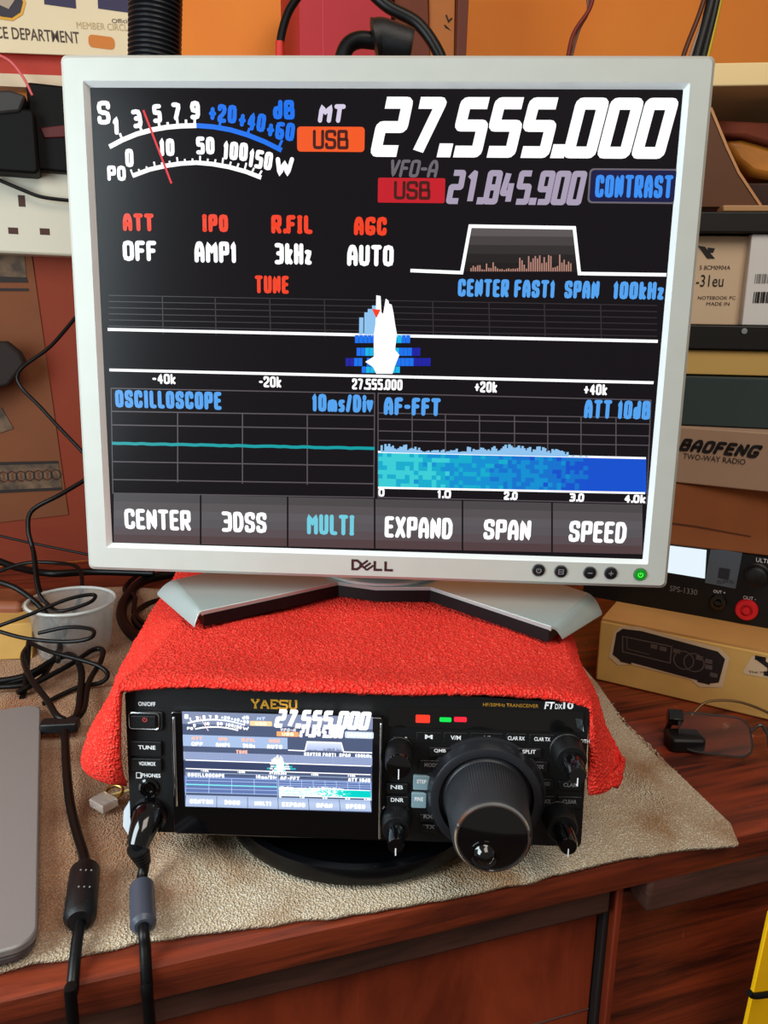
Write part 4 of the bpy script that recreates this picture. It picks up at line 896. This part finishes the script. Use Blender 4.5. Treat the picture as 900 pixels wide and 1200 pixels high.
cable('pink_wire', 'thin pink wire arching down in front of the red ledge at the left', [F3.w(F3.p(-8, 62, -.03)[0], -.03, F3.p(-8, 62, -.03)[1]), F3.w(F3.p(12, 72, -.03)[0], -.03, F3.p(12, 72, -.03)[1]), F3.w(F3.p(28, 92, -.03)[0], -.03, F3.p(28, 92, -.03)[1]), F3.w(F3.p(38, 112, -.03)[0], -.03, F3.p(38, 112, -.03)[1])], .0016, mat('pink_rubber', (215, 90, 95), .4), 'wire')
# corrugated hose
hs = thing('corrugated_hose', 'black corrugated hose rising behind the monitor left top corner', 'hose', loc=(0, 0, 0))
pa = ony(181, 90, .86); pb_ = ony(183, -40, .86); n = 80; mb = MB(); vs = []; L_ = (pb_ - pa).length; prof = []
for i in range(n * 4 + 1):
    t = i / (n * 4); ph = (i % 4); prof.append((.0262 - (.0032 if ph in (2, 3) else 0), t * L_))
M_ = Matrix.Rotation(0, 3, 'Z'); q_ = Vector((0, 0, 1)).rotation_difference((pb_ - pa).normalized()).to_matrix()
n = 22; prof = []
for i in range(n): 
    b0 = L_ * i / n; s_ = L_ / n; prof += [(.0228, b0), (.0262, b0 + s_ * .3), (.0262, b0 + s_ * .55), (.0228, b0 + s_ * .85)]
mb.lathe(prof, pa, 'z', 40, mat('hose_black', (26, 26, 30), .38), tilt=q_); mb.build('ribbed_tube', hs)
# patterned papers on the lower left wall
F5 = wf(.004)
pat = mat('paper_pattern', (52, 42, 36), .7, col2=(118, 90, 66), vscale=60); tan = mat('paper_tan', (116, 64, 34), .8, var=.06, vscale=10); dk_ = mat('paper_dark', (30, 20, 18), .7)
ps = thing('wall_paper_sheet', 'large tan paper sheet with ornate dark border strips low on the orange wall', 'poster', F5)
mb = MB(); mb.prism([F5.p(-70, 292), F5.p(36, 292), F5.p(80, 603), F5.p(-70, 620)], 0, .001, tan, 'y'); o5 = mb.build('sheet', ps, smooth=False)
mb = MB(); mb.prism([F5.p(-70, 290), F5.p(28, 292), F5.p(31, 326), F5.p(-70, 323)], -.001, 0, pat, 'y'); mb.prism([F5.p(-70, 322), F5.p(31, 325), F5.p(33, 331), F5.p(-70, 330)], -.0012, 0, dk_, 'y'); mb.prism([F5.p(-70, 337), F5.p(33, 338), F5.p(34, 341), F5.p(-70, 341)], -.0012, 0, dk_, 'y'); mb.build('upper_border', o5, smooth=False)
mb = MB(); mb.prism([F5.p(-70, 546), F5.p(68, 541), F5.p(73, 573), F5.p(-70, 580)], -.001, 0, pat, 'y'); mb.prism([F5.p(-70, 543), F5.p(68, 540), F5.p(68.5, 543), F5.p(-70, 547)], -.0013, 0, dk_, 'y'); mb.prism([F5.p(-70, 577), F5.p(72, 571), F5.p(73, 574), F5.p(-70, 581)], -.0013, 0, dk_, 'y')
for i in range(26):
    x = -62 + i * 5.1; yy = 562 - (x + 70) * .045; c_ = F5.p(x, yy); mb.line([(c_[0] + .006 * cos(t * pi / 4), c_[1] + .007 * sin(t * pi / 4)) for t in range(9)], .0012, .0016, dk_ if i % 2 else tan)
mb.build('lower_border', o5, smooth=False)
mb = MB(); mb.prism([F5.p(-70, 470), F5.p(2, 478), F5.p(16, 502), F5.p(-8, 510), F5.p(-70, 506)], -.0016, 0, pat, 'y'); o = mb.build('corner_motif', o5, smooth=False)
bl = MB(); F6 = wf(.06); bl.prism([F6.p(-60, 400), F6.p(6, 400), F6.p(22, 412), F6.p(30, 426), F6.p(10, 452), F6.p(-60, 470)], 0, .03, mat('wedge_shade', (30, 19, 16), .8), 'y'); o = bl.build('shade_wedge', bevel=.004, fr=F6); setp(o, 'dark brown wedge standing for a shadow-like shape on the wall at the left edge', 'shade')  # shadow-like shape on the lower left wall, built as a solid dark wedge

# ------------------------------------------------------------------ things on the wall behind the monitor top
F7 = wf(.16)
mb = MB(); P = [F7.p(352, 110), F7.p(350, -60), F7.p(455, -60), F7.p(462, 110)]; mb.prism(P, 0, .11, mat('red_box', (178, 30, 44), .55, var=.04, vscale=15), 'y'); mb.prism([F7.p(379, 110), F7.p(377, -60), F7.p(378, -60), F7.p(380, 110)], -.0006, 0, mat('red_crease', (205, 70, 80), .5), 'y')
o = mb.build('red_box', bevel=.001, fr=F7); setp(o, 'tall red box standing behind the monitor top centre', 'box')
F8 = wf(.15)
mb = MB(); mb.prism([F8.p(463, 110), F8.p(462, -60), F8.p(500, -60), F8.p(505, 110)], 0, .10, mat('brown_book', (104, 44, 20), .6, var=.1, vscale=30), 'y'); o = mb.build('brown_box', bevel=.001, fr=F8); setp(o, 'dark brown box next to the right side of the red box', 'box')
mb = MB(); mb.prism([F8.p(506, 110), F8.p(503, -60), F8.p(536, -60), F8.p(533, 110)], .004, .10, mat('tan_box', (176, 104, 50), .7, var=.05, vscale=30), 'y'); mb.line([F8.p(524, 16), F8.p(527, 24), F8.p(531, 20)], .002, -.0035, dk_); mb.line([F8.p(522, 28), F8.p(529, 34), F8.p(523, 30)], .002, -.0035, dk_); o = mb.build('tan_box', bevel=.001, fr=F8); setp(o, 'narrow tan cardboard box with small dark marks right of the brown box', 'box')
mb = MB(); mb.prism([F8.p(533, 110), F8.p(537, -60), F8.p(551, -60), F8.p(543, 110)], -.004, .08, mat('maroon_post', (100, 46, 30), .6), 'y'); o = mb.build('wooden_strip', bevel=.001, fr=F8); setp(o, 'thin reddish brown wooden strip standing right of the tan box', 'strip')
cable('arched_cable', 'black cable arching down on the orange wall left of the red box', [ony(352, -8, .86), ony(338, 14, .86), ony(330, 40, .86), ony(328, 62, .86), ony(328, 90, .86)], .0042)
mb = MB(); mb.tube([ony(328, 49, .86), ony(328, 70, .86)], .0046, mat('red_sleeve', (200, 40, 30), .5), 12); o = mb.build('red_sleeve'); setp(o, 'short red sleeve on the arched black cable above the monitor', 'sleeve')
cable('heavy_cable', 'thick black cable sweeping diagonally in front of the brown box', [ony(432, -12, .80), ony(455, 8, .80), ony(490, 28, .80), ony(514, 62, .80), ony(522, 90, .80)], .0056)
hp = thing('microphone_plug', 'black round plug with thick cable just above the monitor top centre', 'plug', loc=(0, 0, 0))
mb = MB(); mb.tube([ony(398, 80, .72), ony(406, 56, .72), ony(420, 47, .72), ony(440, 48, .72)], .0068, rubber, 16); mb.build('cord', hp)
mb = MB(); mb.tube([ony(437, 48, .72), ony(441, 47, .72), ony(448, 46, .72), ony(462, 50, .72), ony(478, 54, .72), ony(483, 55, .72)], lambda t: .0115 + .006 * min(1, t * 8) - .004 * t, satin, 24); mb.build('plug_body', hp)
cable('thin_red_wire', 'thin dark red wire hanging on the orange wall right of the centre', [ony(696, -8, .95), ony(690, 12, .95), ony(672, 40, .95), ony(664, 75, .95)], .0024, mat('dark_red_rubber', (110, 30, 22), .5), 'wire')
cable('thin_red_wire', 'thin grey wire twisted along the dark red wire above the monitor', [ony(688, -8, .955), ony(689, 14, .955), ony(678, 36, .955), ony(667, 75, .955)], .0018, mat('grey_rubber', (110, 80, 70), .5), 'wire')
for i, (xa, xb, c, r, lb) in enumerate(((828, 800, (74, 36, 20), .0026, 'brown wire at the left of the wire bundle above the monitor corner'), (834, 808, (150, 120, 105), .0018, 'pale grey wire inside the bundle above the monitor corner'), (836, 815, (14, 14, 14), .0052, 'thick black wire in the middle of the bundle above the monitor corner'), (842, 823, (14, 14, 14), .0042, 'second black wire right of the thick one above the monitor corner'), (846, 828, (190, 165, 30), .0024, 'yellow green wire at the right of the bundle above the monitor corner'))):
    cable('bundle_wire', lb, [ony(xa, -10, .93), ony((xa * .65 + xb * .35), 20, .93), ony(xb + 2, 62, .93), ony(xb - 6, 95, .93)], r, mat('wire_%d_%d' % (c[0], i), c, .45), 'wire')['group'] = 'wires of the bundle above the monitor'

# ------------------------------------------------------------------ right side: cartons, power supply and shelf
YB = Fr((.205, .680, 0), -30)
yb = thing('radio_carton', 'yellow brown cardboard carton printed with a radio picture right of the monitor', 'box', YB)
zt2 = YB.p(687, 724)[1]
mb = MB(); mb.box(0, .42, 0, .26, 0.0006, zt2, card); mb.build('carton_body', yb, bevel=.0015)
mb = MB(); mb.box(.001, .419, .001, .10, zt2 + .0002, zt2 + .0022, mat('flap_card', (190, 138, 75), .85, var=.05, vscale=30)); mb.build('top_flap', yb)
mb = MB(); pw = mat('print_pale', (205, 175, 140), .6); pk = mat('print_dark', (28, 20, 20), .5); pg = mat('print_midgrey', (84, 70, 66), .5)
def YP(x, y): return YB.p(660 + x * .2667, 600 + y * .2667)
mb.poly([YP(*p) for p in [(200, 636), (222, 530), (250, 500), (340, 505), (690, 598), (732, 640), (700, 770), (600, 768), (560, 735), (300, 670), (240, 672)]], .0004, pw)
mb.poly([YP(*p) for p in [(218, 625), (235, 530), (262, 512), (345, 522), (680, 612), (712, 645), (684, 748), (650, 752), (590, 738), (300, 660), (250, 650)]], .0007, pk)
mb.line([YP(*p) for p in [(262, 545), (478, 590), (470, 662), (262, 612), (262, 545)]], .0012, .0009, pg); mb.line([YP(*p) for p in [(280, 550), (282, 600), (380, 625)]], .0008, .0009, pg)
for (x, y) in ((530, 650), (575, 660)): c_ = YP(x, y); mb.line([(c_[0] + .0085 * cos(t * pi / 8), c_[1] + .0085 * sin(t * pi / 8)) for t in range(17)], .001, .0009, pg)
for (x, y) in ((640, 680), (662, 715), (400, 590), (440, 600), (500, 610), (600, 640), (640, 655)): c_ = YP(x, y); mb.poly([(c_[0] - .003, c_[1] - .002), (c_[0] + .003, c_[1] - .002), (c_[0] + .003, c_[1] + .002), (c_[0] - .003, c_[1] + .002)], .0009, pg)
mb.poly([YP(*p) for p in [(250, 640), (300, 652), (300, 668), (250, 655)]], .0008, pk); mb.poly([YP(*p) for p in [(590, 730), (645, 740), (645, 758), (590, 745)]], .0008, pk)
mb.poly([YP(*p) for p in [(790, 700), (830, 632), (960, 650), (960, 740), (800, 712)]], .0004, pw)
a = YP(848, 690); b = YP(1010, 640); w_ = .135; serif(mb, 'YAESU', a[0], a[1] - .002, w_, .0125, .0008, pk, .0040)
ftext(mb, YB, 'The radio', 877, 905, 786, 789, pk, d=.0008)
mb.build('carton_print', yb, smooth=False)
# black power supply
q = onz(706, 702, zt2 + .002); q2 = onz(900, 737, zt2 + .002); yw = math.degrees(math.atan2(q2.y - q.y, q2.x - q.x))
PS = Fr((q.x, q.y, zt2 + .0024), yw)
zp = PS.p(785, 637)[1]; xl = -.02
ps_ = thing('power_supply', 'black bench power supply with lit white meter and red terminal on the carton', 'power supply', PS)
mb = MB(); mb.box(xl, .26, 0, .16, .0, zp, satin)
psm = mb; a = PS.p(783, 674, -.0008); b = PS.p(828, 646, -.0008); al = PS.p(783, 641, -.0008)
def quadp(F, P, d, M, mb): mb.poly([F.p(x, y, -d) for x, y in P], d, M)
mb = MB(); quadp(PS, [(740, 634), (828, 644.5), (826, 678), (740, 664)], .0012, emi('meter_lit', (232, 245, 255), 1.0), mb); mb.build('lit_meter', ps_, smooth=False)
mb = MB(); quadp(PS, [(833, 642), (870, 648), (862, 690), (826, 683)], .0010, mat('logo_panel', (86, 96, 108), .5), mb); quadp(PS, [(843, 665), (856, 667), (854, 680), (841, 677)], .0013, mat('logo_mark', (40, 42, 52), .5), mb)
ftext(mb, PS, 'SPS', 840, 860, 680, 684, mat('logo_mark2', (60, 62, 70), .5), d=.0014)
mb.build('logo_plate', ps_, smooth=False)
mb = MB(); 
for a_ in (('SPS-1330', 785, 817, 688.5, 695, dimw), ('OUT +', 836, 850, 692, 695.5, white), ('OUT -', 871, 886, 699, 703, white), ('ULTRA', 886, 908, 655, 660, white)):
    ftext(psm, PS, *a_, d=.0006, slope=.16)
psm.build('case', ps_, bevel=.002)
def term(px, py, M, r):
    x, zz = PS.p(px, py); mb = MB(); mb.lathe([(r, -.001), (r, .003), (r * .9, .0045), (r * .55, .0045), (r * .5, .002), (r * .35, .002), (r * .3, .006), (0, .006)], (x, 0, zz), 'y', 32, M); mb.build('terminal', ps_)
term(875, 714, mat('terminal_red', (215, 30, 38), .35), .0098); term(842, 705, gloss, .0075)
x, zz = PS.p(887, 673); mb = MB(); mb.lathe([(.011, -.001), (.011, .002), (.0095, .003), (.009, .012), (.007, .0135), (0, .0135)], (x, 0, zz), 'y', 36, satin); mb.build('voltage_knob', ps_)

def stack_box(name, label, cat, Y, yaw, pl, pr, ytop, ybot, M, depth=.14, z0=None, ext=.22, flat=True, base_pt=None):
    A = ony(pl, ybot, Y); F = Fr((A.x, A.y, 0), yaw); z_0 = A.z if z0 is None else z0; z_1 = F.p(pl, ytop)[1]
    t = thing(name, label, cat, Fr((A.x, A.y, 0), yaw)); mb = MB(); mb.box(-.06 if pl < 830 else 0, ext, 0, depth, z_0, z_1, M); b = mb.build('carton_body' if 'carton' in name else 'body', t, bevel=.0012)
    return t, F, z_0, z_1, b
zps = PS.pos.z + zp
t1, G1, a0, a1, b1 = stack_box('brown_carton', 'plain brown cardboard carton lying on the black power supply', 'box', .70, -24, 790, 900, 566, 650, brown_card, z0=zps + .0005)
mb = MB(); quadp(G1, [(785, 612), (815, 616), (880, 628), (880, 629.5), (815, 618), (785, 614)], .0004, mat('crease', (90, 48, 26), .8), mb); mb.build('crease', b1, smooth=False)
t2, G2, c0, c1, b2 = stack_box('radio_box', 'pale grey brown box printed with two-way radio lettering above the brown carton', 'box', .70, -30, 795, 900, 500, 566, mat('radio_box_card', (176, 146, 122), .7, var=.03, vscale=20), z0=a1 + .0006)
mb = MB(); ink = mat('ink_black', (30, 26, 28), .5)
a = G2.p(796, 521, -.0006); b = G2.p(890, 530, -.0006); c_ = G2.p(842, 525, -.0006); stext(mb, 'BAOFENG', c_[0], c_[1], b[0] - a[0], .0118, .0006, ink, .0030, .35, math.atan2(b[1] - a[1], b[0] - a[0])); ftext(mb, G2, 'TWO-WAY RADIO', 800, 873, 534.5, 541, ink, d=.0006, slope=.10); mb.build('box_print', b2, smooth=False)
t3, G3, d0, d1, b3 = stack_box('teal_box', 'dark teal grey box above the two-way radio box', 'box', .71, -14, 802, 900, 441, 500, mat('teal_grey', (46, 62, 64), .7, var=.12, vscale=8), z0=c1 + .0006)
# shelf unit carrying the upper things
SU = Fr((ony(812, 440, .72).x, .72, 0), -6)
su = thing('shelf_unit', 'wooden shelf unit with black and pale boards right of the monitor', 'shelf', SU)
pale = mat('pale_board', (216, 176, 100), .55, var=.05, vscale=6); blk = mat('black_board', (15, 13, 13), .45); creamb = mat('cream_board', (226, 196, 140), .5)
def board(yt, yb_, M, x0=-.10, x1=.34, dep=.18, y0=0.0, name='shelf_board'):
    za = SU.p(818, yb_, y0)[1]; zb = SU.p(818, yt, y0)[1]; mb = MB(); mb.box(x0, x1, y0, dep, za, zb, M); mb.build(name, su, bevel=.001); return za, zb
s1 = board(410, 439, pale, y0=.004); s2 = board(381, 409, blk); s3 = board(248, 272, blk)
s4 = board(74, 101, creamb, x0=-.03)
mb = MB(); mb.box(.34, .358, 0, .19, .0007, s4[1] + .1, pale); mb.build('side_panel', su, bevel=.001)
mb = MB(); mb.box(-.1, .34, .18, .19, s1[0], s4[1], mat('shelf_back', (66, 28, 18), .7)); mb.build('back_panel', su, bevel=.001)
c_ = SU.p(872, 388); mb = MB(); mb.lathe([(.0028, -.001), (.0026, .001), (0, .0015)], (c_[0], 0, c_[1]), 'y', 20, chrome); mb.build('screw', su)
# strip of card on plank, white boxes
mb = MB(); zc = s2[1]; F = Fr((SU.pos.x, .735, 0), -6)
wb_ = thing('white_carton', 'white carton with arrow mark and number print on the shelf', 'box', Fr(SU.w(0, .012, 0), -6)); FW_ = Fr(SU.w(0, .012, 0), -6)
xr = FW_.p(874, 320)[0]; wc = mat('white_card', (222, 196, 164), .6, var=.03, vscale=10)
mb = MB(); mb.box(-.09, xr, 0, .13, s2[1] + .0006, s3[0] - .0015, wc); b_ = mb.build('carton_body', wb_, bevel=.001)
mb = MB()
quadp(FW_, [(818, 288), (826, 289), (838, 303), (829, 303)], .0005, ink, mb); quadp(FW_, [(829, 290), (838, 291), (836, 296), (831, 296)], .0005, ink, mb)
ftext(mb, FW_, '-31eu', 816, 848, 322, 336, ink, d=.0005); ftext(mb, FW_, '5 8CM0904A', 820, 856, 311, 316, dtext, d=.0005); ftext(mb, FW_, 'NOTEBOOK PC', 818, 862, 347, 351, dtext, d=.0005); ftext(mb, FW_, 'MADE IN', 828, 855, 354, 358, dtext, d=.0005)
a = FW_.p(869, 365); b = FW_.p(877, 341); mb.line([(a[0], a[1]), (b[0], a[1]), (b[0], b[1]), (a[0], b[1]), (a[0], a[1])], .0005, .0005, dtext); mb.build('carton_print', b_, smooth=False)
w2 = thing('labelled_carton', 'bright white carton with barcode label at the right edge of the shelf', 'box', Fr(SU.w(0, .004, 0), -6)); F9 = Fr(SU.w(0, .004, 0), -6)
x0 = F9.p(876, 320)[0]; mb = MB(); mb.box(x0, .33, 0, .13, s2[1] + .0006, F9.p(890, 274)[1], mat('bright_card', (232, 232, 232), .5)); b_ = mb.build('carton_body', w2, bevel=.001)
mb = MB()
for i in range(12):
    q = F9.p(882 + i * 2.1, 355); q1 = F9.p(882 + i * 2.1, 342); wv = .0007 * (1 + i % 3 * .6); mb.poly([(q[0], q[1]), (q[0] + wv, q[1]), (q[0] + wv, q1[1]), (q[0], q1[1])], .0005, ink)
    q = F9.p(884 + i * 2.1, 332); q1 = F9.p(884 + i * 2.1, 321); mb.poly([(q[0], q[1]), (q[0] + wv * .7, q[1]), (q[0] + wv * .7, q1[1]), (q[0], q1[1])], .0005, dimw)
mb.build('barcode', b_, smooth=False)
# top compartment: pale strip, leaning board, folded gold cloth/package
mb = MB(); a = rectpx(SU, 848, 240, 920, 247); mb.box(a[0], .30, .002, .02, s3[1] + .0005, a[3], mat('strip_tan', (190, 145, 100), .6)); o = mb.build('tan_strip', fr=SU, bevel=.001); setp(o, 'narrow tan strip lying on the upper black shelf board', 'strip')
lb = MB(); P = [(832, 125), (836, 127), (866, 200), (893, 240), (888, 243), (840, 243), (790, 243), (790, 125)]
lb.prism([SU.p(x, y, .014) for x, y in P], .014, .020, mat('leaning_card', (96, 58, 34), .7, var=.1, vscale=8), 'y'); lb.line([SU.p(x, y, .013) for x, y in [(833, 126), (852, 172), (866, 202), (892, 241)]], .0022, -.0132, mat('card_edge', (196, 140, 90), .6))
o = lb.build('leaning_card', fr=SU, bevel=.0008); setp(o, 'brown card with curved pale edge leaning behind the monitor right corner', 'card')
pk_ = MB(); P = [(846, 163), (870, 162), (905, 172), (960, 180), (960, 214), (905, 210), (880, 205), (862, 190)]
pk_.prism([SU.p(x, y, .035) for x, y in P], .035, .12, mat('gold_wrap', (188, 118, 40), .45, var=.2, vscale=40, bump=.8, bscale=50), 'y'); o = pk_.build('wrapped_package', fr=SU, bevel=.006); setp(o, 'crumpled golden brown package in the upper shelf compartment', 'package')
pk_ = MB(); a = rectpx(SU, 860, 214, 960, 247, .035); pk_.box(a[0], .3, .035, .13, s3[1] + .0006, a[3], mat('dark_box', (54, 26, 16), .7)); o = pk_.build('dark_box', fr=SU, bevel=.002); setp(o, 'dark brown box below the golden package on the upper black board', 'box')
pk_ = MB(); a = rectpx(SU, 838, 148, 960, 163, .06); pk_.prism([SU.p(x, y, .03) for x, y in [(836, 140), (960, 146), (960, 171), (905, 170), (872, 160), (845, 160)]], .03, .12, mat('maroon_cloth', (120, 52, 30), .8, var=.2, vscale=25), 'y'); o = pk_.build('folded_cloth', fr=SU, bevel=.003); setp(o, 'folded reddish brown cloth on top of the golden package', 'cloth')

# ------------------------------------------------------------------ glasses on the desk
gz = z(845, 884, .004)
GL = Fr((gz.x, gz.y, .004), -12, -52)
gl = thing('eyeglasses', 'black half-rimmed eyeglasses lying on the dark desk before the carton', 'glasses', GL)
lens = mat('lens_glass', (200, 205, 210), .03, trans=.95, alpha=.35, ior=1.1); rim = mat('lens_rim', (70, 66, 66), .25, metal=.6)
for sx in (0, 1):
    cx_ = -.002 + sx * .066; P = rrect(cx_ - .028, cx_ + .026, .0, .033, .011, 6); mb = MB(); mb.prism(P, 0, .0014, lens, 'y'); o = mb.build('lens', gl)
    P.append(P[0]); mb = MB(); mb.tube([(p[0], .0007, p[1]) for p in P], .0008, rim, 8, False); mb.build('rim', gl)
mb = MB(); mb.tube([(.024, 0, .022), (.031, -.003, .027), (.036, 0, .022)], .0012, rim, 8); mb.build('bridge', gl)
mb = MB(); mb.box(-.038, -.026, -.001, .010, .024, .034, gloss); mb.tube([(-.034, .004, .029), (-.036, .03, .022), (-.03, .06, .020), (.03, .07, .018), (.065, .075, .012)], .0024, gloss, 10); mb.build('temple', gl, bevel=.001)
mb = MB(); mb.tube([(-.014, .03, .045), (.0, .028, .058), (.025, .026, .060), (.050, .024, .050), (.06, .02, .036)], .0011, mat('thin_wire_rim', (88, 66, 40), .3, metal=.6), 8); mb.build('temple_wire', gl)
mb = MB(); q = z(802, 868, .006); mb.rbox(-.014, .014, -.010, .010, -.005, .006, .004, satin, 'z'); o = mb.build('black_cap', bevel=.002); o.location = q; setp(o, 'small black cap lying left of the eyeglasses on the desk', 'cap')

# ------------------------------------------------------------------ yellow object and wire bottom right
Y0 = DESK.w(0, -.03, 0); YF = Fr(DESK.w(0, -.02, 0), WYAW)
P = [YF.p(903, 1070), YF.p(874, 1203), YF.p(860, 1270), YF.p(1000, 1270), YF.p(1000, 1090)]
mb = MB(); mb.prism(P, 0, .003, mat('yellow_plastic', (250, 190, 10), .4), 'y'); o = mb.build('yellow_folder', bevel=.0006, fr=YF); setp(o, 'bright yellow folder leaning at the bottom right against the desk front', 'folder')
cable('short_wire', 'black wire end sticking across the yellow folder at the bottom right', [YF.w(YF.p(878, 1163, -.012)[0], -.012, YF.p(878, 1163, -.012)[1]), YF.w(YF.p(885, 1167, -.012)[0], -.012, YF.p(885, 1167, -.012)[1]), YF.w(YF.p(915, 1163, -.012)[0], -.012, YF.p(915, 1163, -.012)[1])], .0021, cat='wire')

# ------------------------------------------------------------------ light
def area(name, loc, target, size, power, col, sy=None):
    l = bpy.data.lights.new(name, 'AREA'); l.energy = power; l.color = col; l.size = size
    if sy: l.shape = 'RECTANGLE'; l.size_y = sy
    o = bpy.data.objects.new(name, l); COL.objects.link(o); o.location = loc
    o.rotation_euler = (Vector(target) - Vector(loc)).to_track_quat('-Z', 'Y').to_euler(); return o
area('window_light', (-.66, .0, .42), (0, .5, .2), .45, 11.5, (.80, .95, 1.0), .6)
area('room_light', (.45, -.5, 1.6), (0, .6, .1), 1.0, 19, (1.0, .90, .79))
w = bpy.data.worlds.new('world'); SC.world = w; w.use_nodes = True; w.node_tree.nodes['Background'].inputs[0].default_value = (1.0, .90, .80, 1); w.node_tree.nodes['Background'].inputs[1].default_value = .2
SC.view_settings.view_transform = 'Standard'; SC.view_settings.look = 'None'; SC.view_settings.exposure = 0; SC.view_settings.gamma = 1; SC.view_settings.use_curve_mapping = False
